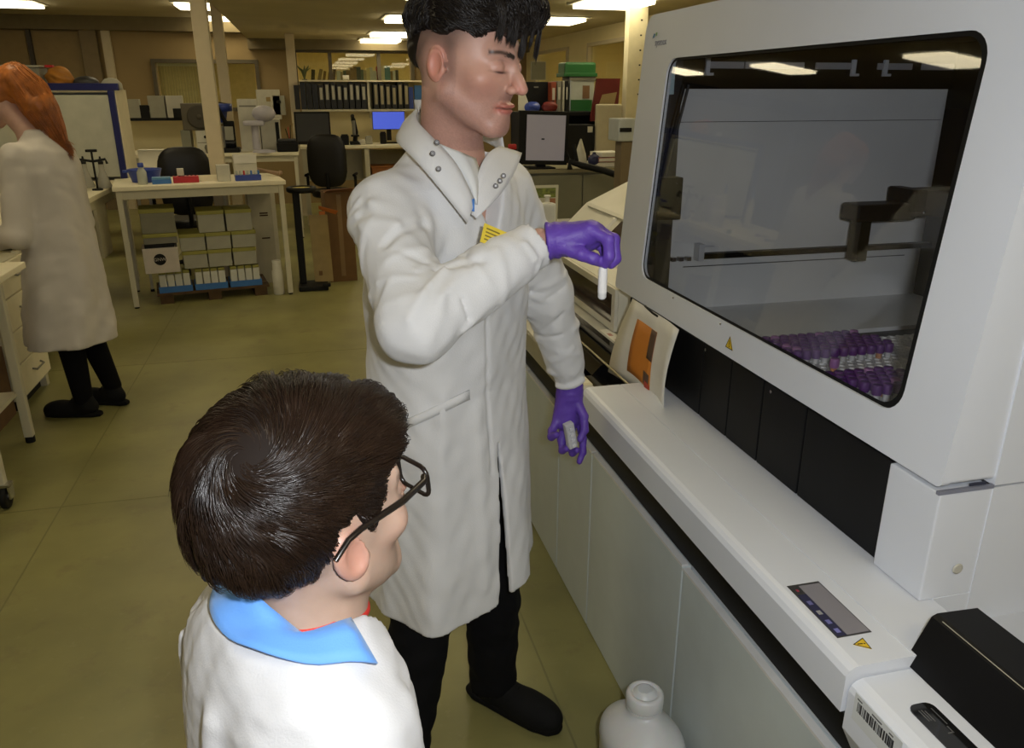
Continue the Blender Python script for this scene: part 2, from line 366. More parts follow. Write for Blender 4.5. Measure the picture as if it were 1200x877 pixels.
# ceiling lights
LT = [(1.15, 8.85, ZL, 'ceiling light just left of the man\'s hair, topmost of three'), (1.18, 11.2, ZL, 'ceiling light left of the man\'s hair, middle of three'), (1.14, 12.55, ZL, 'ceiling light left of the man\'s hair, nearest the far windows'),
      (2.6, 6.95, ZL, 'ceiling light at the top edge between the man and the analyser'), (2.6, 8.7, ZL, 'ceiling light just right of the man\'s hair'),
      (-3.2, 11.2, ZH, 'ceiling light in the top left corner of the photo'), (-1.1, 10.95, ZH, 'ceiling light beside the top of the nearest post'), (-1.05, 12.7, ZH, 'small ceiling light between the two far left posts'),
      (1.1, 6.6, ZL, 0), (1.1, 4.4, ZL, 0), (1.1, 2.2, ZL, 0), (1.1, -.4, ZL, 0), (-1.3, 8.7, ZH, 0), (-1.3, 6.5, ZH, 0), (-1.3, 4.3, ZH, 0), (-1.3, 2.1, ZH, 0), (-1.3, -.3, ZH, 0), (-3.4, 8.8, ZH, 0), (-3.4, 6.2, ZH, 0), (-3.4, 3.6, ZH, 0), (2.6, 3.8, ZL, 0), (2.6, 1.4, ZL, 0)]
ORD = ['first', 'second', 'third', 'fourth', 'fifth', 'sixth', 'seventh', 'eighth', 'ninth', 'tenth', 'eleventh', 'twelfth', 'thirteenth', 'fourteenth', 'fifteenth']
for x, y, zc, lb in LT:
    t = thing('ceiling_light', lb or ('overhead light out of the picture, row '+{1.1: 'over the analyser', -1.3: 'over the left aisle', -3.4: 'over the left bench', 2.6: 'behind the analyser'}[x]+', '+ORD[len([q for q in LT if q[0] == x and not q[3] and q[1] > y])]+' from far end'), 'ceiling light', (x, y, zc), group='square ceiling lights of the laboratory' if lb else 'ceiling lights overhead out of the picture')
    B('frame', m_lampframe, t, -.31, .31, -.31, .31, -.012, -.001); B('diffuser', m_lamp, t, -.27, .27, -.27, .27, -.045, -.012, r=.008)
# posts
for x, y, w, zt, lb in ((-.785, 7.6, .062, ZH, 'nearest square pale post left of the black binders, behind the bench table'), (-.915, 10.68, .060, ZH, 'middle pale post in front of the bright window'), (-.125, 11.68, .058, ZL, 'far pale post beside the shelf of black binders')):
    t = thing('post', lb, 'post', (x, y, 0), group='pale square posts')
    B('shaft', m_post, t, -w, w, -w, w, 0, zt-.002, r=.006); B('foot_plate', m_post, t, -w-.02, w+.02, -w-.02, w+.02, 0, .02)
# ================================================================== analyser (large white machine with hinged hood)
m_mach = mat('machine_white_enamel', (.665, .69, .735), .38, var=.03, scale=4, bump=.03, bscale=600)
m_mach2 = mat('machine_grey_white', (.57, .59, .63), .4, var=.03)
m_cab = mat('cabinet_door_white', (.55, .61, .61), .42, var=.04)
m_edge = mat('door_edge_light', (.7, .7, .68), .4)
m_black = mat('black_plastic', (.005, .005, .0055), .45, var=.2, spec=.18)
m_gblack = mat('gloss_black_acrylic', (.006, .006, .006), .06, var=0, spec=.6)
m_hoodglass = pane_mat('smoked_hood_glass', (.955, .958, .96), ior=1.6)
m_inner = mat('interior_grey', (.80, .81, .81), .5, var=.08, scale=3)
m_dgrey = mat('dark_grey_plastic', (.03, .03, .032), .5)
m_yel = mat('warning_yellow', (.75, .5, .02), .5)
m_steel = mat('bright_steel', (.6, .6, .6), .25, metal=1., var=.05)
m_paper = mat('paper_white', (.72, .7, .62), .7, var=.04)
HX = lambda z: .9+.08*(z-1.056)
def rrect4(x0, x1, y0, y1, R, n=5):
    p = []
    for (cx, cy, a, r) in ((x1-R[0], y0+R[0], -90, R[0]), (x1-R[1], y1-R[1], 0, R[1]), (x0+R[2], y1-R[2], 90, R[2]), (x0+R[3], y0+R[3], 180, R[3])):
        for i in range(n+1):
            t = math.radians(a+90*i/n); p.append((cx+r*math.cos(t), cy+r*math.sin(t)))
    return p
an = thing('blood_analyser', 'large white laboratory analyser with a big smoked glass hood on the right', 'analyser', (1.3, 1.6, 0))
_o = Vector((1.3, 1.6, 0))
def AP(name, mb, m, parent=None, **k):     # part given in world coordinates
    if parent is None: mb.v = [tuple(Vector(p)-_o) for p in mb.v]; return mb.build(name, m, an, **k)
    mb.v = [tuple(Vector(p)-_o) for p in mb.v]; return mb.build(name, m, parent, **k)
# cabinet body and door panels
AP('cabinet_body', MB().box(.775, 1.95, .79, 1.975, .03, .795).box(.775, 1.95, 1.975, 3.25, .03, .785).box(.775, 1.95, .3, .79, .03, .69), m_mach2)
for i, (ya, yb) in enumerate(((.3, 1.412), (1.417, 2.030), (2.036, 2.36), (2.366, 2.8), (2.806, 3.25))):
    d = AP('door_panel', MB().box(.75, .774, ya, yb, .004, .612 if i else .606, r=.003), m_cab)
    AP('door_edge', MB().box(.7485, .765, ya, yb, .612 if i else .606, .618 if i else .612), m_edge, d)
AP('kick_strip', MB().box(.78, .8, .3, 3.25, 0, .03), m_black)
AP('shadow_gap_strip', MB().box(.768, .7745, .79, 3.25, .62, .784).box(.768, .7745, .3, .79, .62, .692), m_black)
# counter with a rounded front lip
cprof = [(.692, .772), (.76, .772), (.76, .80), (.93, .80), (.93, .85), (.806, .85), (.806, .8485), (.802, .8485), (.802, .85), (.712, .85), (.704, .848), (.697, .843), (.692, .834)]
def yprism(poly, ya, yb, smooth=False):      # poly in (X,Z), extruded along Y
    m_ = MB(); n = len(poly); vs = [(x, ya, z) for x, z in poly]+[(x, yb, z) for x, z in poly]
    m_.add(vs, [list(range(n)), list(range(n, 2*n))[::-1]]+[((i+1) % n, i, n+i, n+(i+1) % n) for i in range(n)]); return m_
ct = AP('counter', yprism(cprof, .79, 1.975), m_mach)
AP('counter_gasket', MB().box(.700, .72, .79, 3.2, .766, .7725), m_dgrey, ct)
# status screen let into the counter
sc_ = AP('status_screen', MB().box(.719, .779, .852, .99, .847, .8506), m_dgrey, ct)
AP('display', MB().box(.738, .777, .855, .985, .8506, .8510), mat('lcd_grey', (.24, .23, .25), .25, var=.03), sc_)
AP('button_bar', MB().box(.7215, .737, .855, .962, .8506, .8510), mat('lcd_blue_bar', (.03, .03, .07), .25), sc_)
for i, (ya, cl) in enumerate(((.862, (.2, .2, .5)), (.884, (.16, .16, .4)), (.908, (.3, .3, .3)), (.934, (.12, .12, .3)))):
    AP('screen_key', MB().box(.7255, .733, ya, ya+.010, .8510, .8512), mat('key_%d' % i, cl, .4), sc_)
AP('screen_mark', MB().box(.727, .731, .971, .977, .8506, .8511), mat('screen_red', (.3, .03, .06), .5), sc_)
def warn(M, s, parent, nm='warning_label'):
    tri = lambda k: [(-.5*s*k, -.29*s*k), (.5*s*k, -.29*s*k), (0, .577*s*k)]
    a = MB().prism(tri(1), 2, 0, .0005).xf(M).build(nm, m_yel, parent, label='yellow triangular warning label')
    out = MB()
    t1, t0 = tri(1), tri(.84)
    for i in range(3):
        j = (i+1) % 3; out.add([(*t1[i], .0006), (*t1[j], .0006), (*t0[j], .0006), (*t0[i], .0006), (*t1[i], .0009), (*t1[j], .0009), (*t0[j], .0009), (*t0[i], .0009)],
                               [(4, 5, 6, 7), (0, 1, 5, 4), (2, 3, 7, 6)])
    out.xf(M).build('border', m_black, a)
    MB().box(-.035*s, .035*s, -.02*s, .3*s, .0006, .0009).box(-.04*s, .04*s, -.17*s, -.08*s, .0006, .0009).xf(M).build('symbol', m_black, a)
FM = Matrix(((0, 0, -1, 0), (-1, 0, 0, 0), (0, 1, 0, 0), (0, 0, 0, 1)))       # front face: x->-Y, y->Z, z->-X
def frontM(x, y, z): return Matrix.Translation(Vector((x, y, z))-_o) @ FM
warn(Matrix.Translation(Vector((.747, .831, .8502))-_o) @ Matrix.Rotation(math.radians(-97), 4, 'Z') @ Matrix.Rotation(math.pi, 4, 'Z'), .026, ct)
# end column, black doors below the hood
colp = AP('end_column', MB().box(.903, 1.2, .9, 1.014, .851, 1.046, r=.003), m_mach)
AP('side_panel', MB().box(1.0, 2.0, .898, .93, .05, 1.046).box(.93, 1.1, .899, .93, .4, .852), m_mach)
MBp = [(1.016, 1.268), (1.272, 1.428), (1.432, 1.568), (1.572, 1.708), (1.712, 2.20)]
for ya, yb in MBp: AP('black_door', MB().box(.915, .93, ya, yb, .852, 1.043, r=.002), m_black)
for ya in (1.70, 1.40): AP('door_screw', MB().lathe([(.004, 0), (.003, .002)], (.913, ya, 1.03), 8, 0), m_steel)
AP('door_backing', MB().box(.94, .95, 1.0, 2.24, .852, 1.05), m_black)
AP('column_seam', MB().box(.897, .999, .897, .903, 1.046, 1.052), mat('seam_blue_grey', (.2, .21, .26), .5), colp)
AP('plug_cap', MB().lathe([(.0095, 0), (.0095, .0012), (.007, .002)], (0, 0, 0), 14, 1).xf(Matrix.Translation((.963, .8975, .905)) @ Matrix.Rotation(math.pi, 4, 'Z')), mat('plug_cream', (.5, .48, .4), .5))
# hood: leaning front frame with a rounded window
def hoodpt(y, z, dx=0): return (HX(z)+dx, y, z)
Ro = rrect4(.9, 2.29, 1.056, 1.834, (.012, .045, .012, .010), 6); Ri = rrect(1.018, 2.112, 1.128, 1.716, .045, 6)
hf = MB(); n = len(Ro); th = .016
vs = [hoodpt(*p) for p in Ro]+[hoodpt(*p) for p in Ri]+[hoodpt(*p, th) for p in Ro]+[hoodpt(*p, th) for p in Ri]
fs = []
for i in range(n):
    j = (i+1) % n; fs += [(i, n+i, n+j, j), (2*n+i, 2*n+j, 3*n+j, 3*n+i), (i, j, 2*n+j, 2*n+i), (n+i, 3*n+i, 3*n+j, n+j)]
hf.add(vs, fs); hood = AP('hood', hf, m_mach)
# hood skirt: the rest of the lid behind the front frame
sk = MB(); Rk = rrect4(.9015, 2.2885, 1.0575, 1.8325, (.011, .044, .011, .009), 6); Rk2 = rrect(.921, 2.269, 1.077, 1.813, .015, 6)
def ringwall(R1, R2, x0, x1):
    vs = [(HX(z)+x0, y, z) for y, z in R1]+[(HX(z)*0+x1, y, z) for y, z in R1]+[(HX(z)+x0, y, z) for y, z in R2]+[(x1, y, z) for y, z in R2]
    fs = []
    for i in range(n):
        j = (i+1) % n; fs += [(i, j, n+j, n+i), (2*n+i, 3*n+i, 3*n+j, 2*n+j), (n+i, n+j, 3*n+j, 3*n+i)]
    return vs, fs
sk.add(*ringwall(Rk, Rk2, th, 1.0)); AP('lid_skirt', sk, m_mach, hood)
pg = MB(); Rg = rrect(1.0, 2.13, 1.112, 1.732, .05, 6)
vs = [hoodpt(*p, .007) for p in Rg]+[hoodpt(*p, .011) for p in Rg]
pg.add(vs, [list(range(n))[::-1], list(range(n, 2*n))]+[(i, (i+1) % n, n+(i+1) % n, n+i) for i in range(n)]); AP('glass_pane', pg, m_hoodglass, hood, label='smoked glass pane')
gb = MB(); Ra = rrect(1.018, 2.112, 1.128, 1.716, .045, 6); Rb = rrect(1.033, 2.104, 1.135, 1.709, .04, 6)
gb.add([hoodpt(*p, .005) for p in Ra]+[hoodpt(*p, .005) for p in Rb], [(i, n+i, n+(i+1) % n, (i+1) % n) for i in range(n)]); AP('pane_border', gb, m_black, hood)
for y_ in (1.88, 1.62): AP('rivet', MB().sphere(hoodpt(y_, 1.119, -.001), .003, 8, 6), m_steel, hood)
warn(frontM(HX(1.088)-.001, 1.567, 1.085), .034, hood)
lg = MB().prism([(-.02, 0), (-.008, .002), (0, .011), (-.010, .012)], 2, 0, .0006)
lg.xf(frontM(HX(1.78)-.0012, 2.215, 1.772)).build('logo_mark', mat('logo_blue', (.06, .2, .34), .5), hood)
MB().prism([(.001, .004), (.010, .006), (.012, .014), (.004, .014)], 2, 0, .0006).xf(frontM(HX(1.78)-.0012, 2.215, 1.772)).build('logo_mark', mat('logo_green', (.2, .38, .12), .5), hood)
text('logo_text', 'sysmex', .026, mat('logo_grey', (.22, .23, .28), .5), hood, frontM(HX(1.76)-.0008, 2.175, 1.760))
AP('handle_slot', MB().box(.955, .985, .8995, .9022, 1.0535, 1.058), mat('slot_blue', (.03, .035, .06), .5), hood)
# upper body shell (open to the front behind the hood)
us = MB().box(1.0, 2.05, .898, .92, 1.05, 1.834).box(1.0, 2.05, 2.26, 2.285, .86, 1.834).box(1.0, 2.05, .92, 2.26, 1.80, 1.834)
AP('upper_shell', us, m_mach)
AP('interior_back_panel', MB().box(1.96, 2.0, .92, 2.26, .97, 1.80), m_black)
AP('interior_end_panel', MB().box(1.035, 1.96, 2.235, 2.259, .97, 1.64), m_inner)
AP('interior_near_panel', MB().box(1.0, 1.96, .921, .935, .97, 1.80), m_dgrey)
AP('interior_roof_panel', MB().box(.99, 1.96, .935, 2.258, 1.775, 1.80), m_black)
eb = AP('end_band', MB().box(1.0, 1.96, 2.22, 2.258, 1.64, 1.775), m_black)
AP('end_pillar', MB().box(.985, 1.034, 2.19, 2.259, .97, 1.775), m_dgrey)
for xa, xb in ((1.115, 1.235), (1.24, 1.43), (1.47, 1.60), (1.68, 1.80), (1.835, 1.95)): AP('slot_bar', MB().box(xa, xb, 2.214, 2.2195, 1.695, 1.713), mat('slot_grey', (.36, .36, .38), .45), eb)
for xa in (1.115, 1.59, 1.70): AP('slot_hook', MB().box(xa, xa+.012, 2.21, 2.2195, 1.682, 1.722).box(xa, xa+.022, 2.205, 2.2195, 1.676, 1.683), m_mach2, eb)
AP('end_panel_line', MB().box(1.04, 1.95, 2.2335, 2.235, 1.548, 1.5495), m_dgrey)
AP('end_panel_line', MB().box(1.1, 1.9, 2.2335, 2.235, 1.118, 1.1205), m_dgrey)
AP('side_lamp', MB().box(.985, 1.008, 2.182, 2.19, 1.625, 1.715, r=.002), mat('pale_blue_acrylic', (.6, .8, .85), .2), None)
AP('gas_strut', MB().tube([(1.03, 2.17, 1.65), (1.0, 2.17, 1.52)], .007).tube([(1.0, 2.17, 1.52), (.965, 2.17, 1.36)], .004), m_black)
AP('gas_strut', MB().tube([(1.043, 2.165, 1.65), (1.015, 2.165, 1.52), (.985, 2.165, 1.36)], .004), m_dgrey)
br = AP('hinge_block', MB().box(.965, 1.04, 2.15, 2.19, 1.28, 1.40, r=.003), m_black)
for z_ in (1.30, 1.385): AP('hinge_screw', MB().sphere((1.02, 2.149, z_), .003, 8, 6), m_steel, br)
AP('knob', MB().sphere((.955, 2.17, 1.22), (.018, .012, .016), 10, 8), m_black)
rl = AP('gantry_rail', MB().box(1.14, 1.96, 2.19, 2.215, 1.15, 1.166), m_black)
AP('rail_end_stop', MB().box(1.125, 1.143, 2.185, 2.22, 1.146, 1.196).box(1.143, 1.18, 2.195, 2.2, 1.186, 1.19), m_mach2, rl)
for x_ in (1.045, 1.07, 1.095): AP('rail_clip', MB().box(x_, x_+.014, 2.2, 2.22, 1.145, 1.157), m_steel, rl)
arm = AP('pipette_arm', MB().box(1.52, 1.72, 2.0, 2.08, 1.275, 1.325, r=.008).box(1.70, 1.95, 1.99, 2.09, 1.285, 1.36, r=.006), mat('arm_dark', (.012, .011, .010), .5))
AP('arm_leg', MB().box(1.575, 1.61, 2.05, 2.1, 1.15, 1.28), mat('arm_olive', (.016, .015, .008), .5), arm)
AP('arm_carriage', MB().box(1.69, 1.73, 1.98, 2.1, 1.30, 1.365, r=.004), m_black, arm)
AP('arm_screw', MB().sphere((1.725, 1.978, 1.302), .005, 8, 6), m_steel, arm)
# perforated sample deck
DZ = .985
AP('deck', MB().box(.94, 1.96, .935, 2.235, .96, DZ-.012), m_dgrey)
dk = MB(); p_ = .0265
m_deck = mat('deck_white', (.78, .78, .78), .35, var=.03)
hx = [(math.cos(math.radians(60*i+30)), math.sin(math.radians(60*i+30))) for i in range(6)]
ro_, ri_ = p_*.56, p_*.30
for r_ in range(38):
    for c_ in range(32):
        cx = 1.0+c_*p_+(r_ % 2)*p_/2; cy = .96+r_*p_*.866
        if cx > 1.94 or cy > 1.88: continue
        vs = [(cx+a*ro_, cy+b*ro_, DZ) for a, b in hx]+[(cx+a*ri_, cy+b*ri_, DZ) for a, b in hx]+[(cx+a*ri_, cy+b*ri_, DZ-.012) for a, b in hx]
        dk.add(vs, [(i, (i+1) % 6, 6+(i+1) % 6, 6+i) for i in range(6)]+[(6+i, 6+(i+1) % 6, 12+(i+1) % 6, 12+i) for i in range(6)])
AP('perforated_plate', dk, m_deck, kind='stuff')
AP('deck_apron', MB().box(1.0, 1.96, 1.9, 2.235, DZ-.012, DZ), m_inner)
# far part of the counter: ledge, keypad, glossy black trough
AP('far_ledge', yprism([(.692, .772), (.735, .772), (.735, .838), (.730, .846), (.712, .846), (.697, .843), (.692, .834)], 1.976, 3.2), mat('ledge_cream', (.45, .44, .38), .45))
kp = AP('keypad', MB().box(.706, .732, 2.0, 2.24, .846, .8475), mat('keypad_cream', (.62, .56, .36), .4))
for i in range(7): AP('key', MB().box(.710, .728, 2.012+i*.032, 2.034+i*.032, .8475, .849, r=.0006), mat('key_cream', (.74, .70, .5), .35), kp)
AP('trough', MB().box(.738, .94, 1.98, 3.2, .79, .80), m_gblack)
AP('trough_cover', yprism([(.745, .80), (.80, .80), (.83, .83), (.9, .846), (.93, .846), (.93, .79), (.745, .79)][::-1], 2.2, 3.2), m_gblack)
AP('trough_line', MB().tube([(.84, 1.98, .838), (.84, 3.2, .838)], .004), mat('trough_highlight', (.45, .4, .25), .2, metal=.6))  # pale metal tube added in place of a highlight along the glossy trough
AP('trough_line', MB().box(.885, .9, 2.0, 3.2, .847, .853), m_dgrey)
AP('rear_ledge', MB().box(.932, 1.6, 2.3, 3.25, .80, .845), mat('ledge_cream', (.5, .5, .47), .5))

# ------------------------------------------------------------------ second analyser beyond the hood
_o2 = Vector((1.3, 2.95, .845)); a2 = thing('bench_analyser', 'cream bench analyser with dark glass front between the man and the big hood', 'analyser', _o2)
def A2(name, mb, m, parent=None):
    mb.v = [tuple(Vector(p)-_o2) for p in mb.v]; return mb.build(name, m, parent or a2)
m_cream = mat('cream_plastic', (.66, .64, .54), .45, var=.04); m_brown = mat('smoked_brown_acrylic', (.035, .02, .014), .12, var=0)
prof = [(.985, .846), (1.75, .846), (1.75, 1.29), (1.42, 1.27), (1.19, 1.165), (1.05, 1.03), (.985, 1.0)]
A2('housing', yprism(prof, 2.47, 3.42), m_cream)
fr = A2('front_frame', MB().box(.972, .984, 2.47, 3.10, .85, .872).box(.972, .984, 2.47, 3.10, .975, .999).box(.972, .984, 2.47, 2.50, .872, .975).box(.972, .984, 3.07, 3.10, .872, .975), m_cream)
A2('front_glass', MB().box(.976, .984, 2.5, 3.07, .872, .975), m_brown, fr)
def slope(ya, yb, t0, t1, lift=.002):   # strip on the sloping top, t 0..1 along (1.05,1.03)->(1.19,1.165)
    f_ = lambda t: (1.05+.14*t, 1.03+.135*t); (xa, za), (xb, zb) = f_(t0), f_(t1); nx, nz = -.694*lift, .72*lift
    return MB().add([(xa+nx, ya, za+nz), (xb+nx, ya, zb+nz), (xb+nx, yb, zb+nz), (xa+nx, yb, za+nz), (xa, ya, za), (xb, ya, zb), (xb, yb, zb), (xa, yb, za)], [(0, 3, 2, 1), (0, 1, 5, 4), (1, 2, 6, 5), (2, 3, 7, 6), (3, 0, 4, 7)])
A2('lid_glass', slope(2.52, 2.95, .12, .9), m_brown)
A2('lid_bar', slope(2.5, 3.36, .92, 1.0, .012), m_cream); A2('lid_bar', slope(3.0, 3.03, .0, .9, .012), m_cream); A2('lid_bar', slope(2.48, 2.51, .0, .9, .012), m_cream)
A2('vent_grille', MB().box(1.32, 1.5, 2.6, 2.9, 1.262, 1.285), m_dgrey)
A2('label_strip', MB().box(.9715, .9722, 2.55, 2.7, .98, .993), m_paper, fr)
# ------------------------------------------------------------------ paper notice hanging off the hood's corner
G = []
for i, t in enumerate(np.linspace(0, 1, 9)):
    row = []
    for j, s in enumerate(np.linspace(0, 1, 9)):
        yy = 2.115-.33*s+.05*t*(s < .2)*(1-s*5); zz = 1.06-.24*t-.03*s*t+.012*math.sin(s*5)*t
        xx = .888-.018*math.sin(t*2.4)-.035*t*(1-s)**2-.02*max(0, s-.75)*4*(.4+.6*math.sin(t*3))
        row.append((xx, yy, zz))
    G.append(row)
G = np.array(G); pn = thing('paper_notice', 'curled white sheet with an orange print hanging below the hood corner', 'notice', (.88, 1.95, .82))
def sub(G, a0, a1, b0, b1, lift):
    R = []
    for t in np.linspace(a0, a1, 7):
        r_ = []
        for s in np.linspace(b0, b1, 7):
            i, j = t*8, s*8; i0, j0 = min(int(i), 7), min(int(j), 7); a, b = i-i0, j-j0
            r_.append(G[i0, j0]*(1-a)*(1-b)+G[i0+1, j0]*a*(1-b)+G[i0, j0+1]*(1-a)*b+G[i0+1, j0+1]*a*b+np.array([-lift, 0, 0]))
        R.append(r_)
    return np.array(R)
off = np.array([.88, 1.95, .82])
MB().sheet(G-off, .0012).build('sheet', mat('notice_paper', (.66, .64, .57), .6), pn)
MB().sheet(sub(G, .17, .83, .22, .62, .0015)-off, .0006).build('orange_print', mat('orange_ink', (.55, .19, .02), .6), pn)
MB().sheet(sub(G, .17, .5, .52, .62, .0024)-off, .0006).build('dark_print', mat('brown_ink', (.09, .05, .03), .6), pn)
MB().sheet(sub(G, .66, .8, .5, .6, .0024)-off, .0006).build('dark_print', mat('brown_ink', (.09, .05, .03), .6), pn)
MB().sheet(sub(G, .76, .84, .53, .62, .0030)-off, .0004).build('red_print', mat('red_ink', (.4, .04, .02), .6), pn)
MB().tube([(.886, 2.02, 1.063), (.88, 2.0, 1.066), (.88, 1.95, 1.060), (.886, 1.93, 1.056)], .003, 6).xf(Matrix.Translation(Vector(-off))).build('clip', m_black, pn)
# ------------------------------------------------------------------ loader tray with the black box (bottom right)
_o3 = Vector((.8, .55, .70)); ld = thing('sample_loader', 'white sample loader with barcode label in front of the analyser, bottom right corner', 'loader', _o3)
def LD(name, mb, m, parent=None, **k):
    mb.v = [tuple(Vector(p)-_o3) for p in mb.v]; return mb.build(name, m, parent or ld, **k)
LD('housing', yprism([(.698, .745), (.72, .70), (.97, .70), (.97, .83), (.718, .83), (.708, .827), (.701, .821), (.698, .812)], .3, .787), m_mach)
cpn = LD('control_panel', MB().prism(rrect(.739, .777, .5, .722, .012, 4), 2, .8302, .8325), m_gblack)
for i, (xa, ya, w, l) in enumerate(((.748, .69, .002, .02), (.752, .69, .002, .02), (.756, .688, .002, .02), (.768, .68, .0015, .03), (.758, .665, .008, .002), (.765, .665, .002, .012))): LD('panel_mark', MB().box(xa, xa+w, ya, ya+l, .8325, .8327), mat('mark_grey', (.09, .09, .09), .5), cpn)
LD('panel_button', MB().box(.760, .768, .6, .636, .8325, .8335, r=.0004), mat('button_grey', (.3, .3, .32), .4), cpn)
bl = LD('barcode_label', MB().box(.6975, .6981, .675, .772, .776, .822), mat('label_white', (.62, .64, .63), .6))
rb = random.Random(3); yy = .764; k_ = MB()
while yy > .69:
    w = rb.choice((.0008, .0012, .002, .003)); k_.box(.6970, .6976, yy-w, yy, .795, .811); yy -= w+rb.choice((.0008, .0012, .002))
LD('bars', k_, m_dgrey, bl, kind='stuff')
for ya, l in ((.766, .010), (.735, .02), (.70, .008)): LD('caption', MB().box(.6970, .6976, ya-l, ya, .8145, .8165), mat('mark_grey', (.09, .09, .09), .5), bl)
LD('caption', MB().box(.6970, .6976, .684, .690, .79, .796), mat('mark_grey', (.09, .09, .09), .5), bl)
LD('lower_gasket', MB().box(.70, .73, .3, .783, .693, .701), m_dgrey)
_o4 = Vector((.86, .55, .831)); bb = thing('reader_box', 'glossy black box with sloping front lying on the sample loader', 'black box', _o4)
mb_ = yprism([(.800, .831), (.905, .831), (.913, .906), (.842, .909), (.833, .905)], .3, .802); mb_.v = [tuple(Vector(p)-_o4) for p in mb_.v]; mb_.build('housing', m_black, bb)
mb_ = MB().tube([(.8365, .785, .9075), (.8365, .64, .9075)], .0007, 6); mb_.v = [tuple(Vector(p)-_o4) for p in mb_.v]; mb_.build('light_line', mat('line_cream', (.4, .38, .3), .4), bb)
# ------------------------------------------------------------------ purple capped tubes on the deck
m_cap = mat('purple_cap', (.12, .035, .2), .4, var=.12); m_capl = mat('lilac_cap', (.38, .17, .42), .45, var=.1); m_tube = mat('tube_label', (.62, .62, .62), .4); m_tubeo = mat('tube_orange', (.6, .3, .15), .5)
me_cap = MB().lathe([(.0105, -.004), (.0115, 0), (.0115, .016), (.010, .019), (.006, .0195)], (0, 0, .018), 12).mesh('cap', m_cap)
me_cap2 = me_cap.copy(); me_cap2.materials.clear(); me_cap2.materials.append(m_capl)
me_body = MB().lathe([(.004, -.009), (.0075, -.006), (.0075, .0145)], (0, 0, 0), 10).mesh('tube_body', m_tube)
me_body2 = me_body.copy(); me_body2.materials.clear(); me_body2.materials.append(m_tubeo)
def stand_tube(x, y, lab, grp, light, orange):
    t = thing('sample_tube', lab, 'tube', (x, y, DZ), group=grp)
    for nm, me in (('tube_body', me_body2 if orange else me_body), ('cap', me_cap2 if light else me_cap)):
        o = bpy.data.objects.new(nm, me); COL.objects.link(o); o.parent = t
rt = random.Random(11)
for (xa, nx, ya, ny, grp) in ((1.12, 12, 1.66, 6, 'purple capped tubes in the rear block'), (1.125, 7, 1.40, 5, 'purple capped tubes in the front block')):
    for j in range(ny):
        for i in range(nx):
            gx = xa+i*p_+(j % 2)*p_/2; gy = ya+j*p_*.95
            if grp.endswith('front block') and (i-j > 5 or (i+j < 2)): continue
            if grp.endswith('rear block') and (i > 10 and j > 3): continue
            li = rt.random() < .07; og = rt.random() < .04
            lab = ('lilac' if li else 'purple')+' capped tube, '+ORD[i]+' along in row '+ORD[j]+' from the front, '+('rear' if 'rear' in grp else 'front')+' block'
            stand_tube(gx, gy, lab, grp+(' with lilac caps' if li else ''), li, og)
for i, x_ in enumerate((1.20, 1.27)): stand_tube(x_, 1.585-.26*i, ['lone lilac capped tube standing in front of the rear block', 'lone lilac capped tube standing in front of the front block'][i], 'lone tubes on the deck', True, True)
# ------------------------------------------------------------------ plastic jug on the floor
_j = Vector((.640, 1.335, 0)); jg = thing('plastic_jug', 'translucent white plastic jug standing on the floor by the cabinet', 'jug', _j, rz=-1.25); jg.scale = (1.14, 1.14, 1.14)
m_jug = mat('white_polythene', (.72, .72, .70), .35, var=.05, sss=.15); 
def jugf(P):
    d = ell(P, (0, 0, .13), (.098, .075, .6)); d = smax(d, np.abs(P[:, 2]-.105)-.105, .03)
    d = smin(d, ell(P, (0, .0, .205), (.085, .066, .05)), .03)
    d = smin(d, cone(P, (-.008, .008, .22), (-.008, .008, .282), .036, .030), .014)
    d = smin(d, cone(P, (.03, 0, .235), (.085, 0, .17), .016, .017), .02); return d
V, Fq = sdf_mesh(jugf, (-.13, -.11, -.01), (.13, .11, .30), .0045); from_arrays('bottle', lap(V, Fq, 2), Fq, m_jug, jg)
MB().lathe([(.037, 0), (.0375, .003), (.0375, .024), (.033, .029), (.027, .029), (.026, .026)], (-.008, .008, .272), 24).build('screw_cap', m_jug, jg)
MB().lathe([(.037, 0), (.037, .006)], (-.008, .008, .264), 24).build('neck_ring', m_jug, jg)
t = thing('paper_slip', 'creased white slip with pink marks on the ledge behind the black trough', 'paper', (.955, 2.42, .8455)); MB().box(-.015, .02, -.09, .10, 0, .001).build('slip', m_paper, t); MB().box(-.006, .012, -.06, -.02, .001, .0014).build('pink_mark', mat('pink_ink', (.45, .22, .17), .7), t); MB().box(-.008, .006, .02, .05, .001, .0014).build('pink_mark', mat('pink_ink', (.45, .22, .17), .7), t)
# ================================================================== people
def frame(fwd, pitch=0., roll=0.):
    # rows: local x (person's left), y (forward), z (up) expressed in world
    f = np.array([fwd[0], fwd[1], 0.]); f /= np.linalg.norm(f); l = np.array([-f[1], f[0], 0.]); u = np.array([0, 0, 1.])
    f2 = f*math.cos(pitch)+u*math.sin(pitch); u2 = u*math.cos(pitch)-f*math.sin(pitch)
    l2 = l*math.cos(roll)+u2*math.sin(roll); u3 = u2*math.cos(roll)-l*math.sin(roll)
    return np.array([l2, f2, u3])
def skin_col(V, base, seed):
    c = np.tile(np.array(base), (len(V), 1)); n = vnoise(V.astype(np.float32), 90, seed)[:, None]
    return c*(1+.04*n)
def blend(c, w, col): return c*(1-w[:, None])+np.array(col)*w[:, None]
def gauss(d, s): return np.exp(-(d/s)**2)
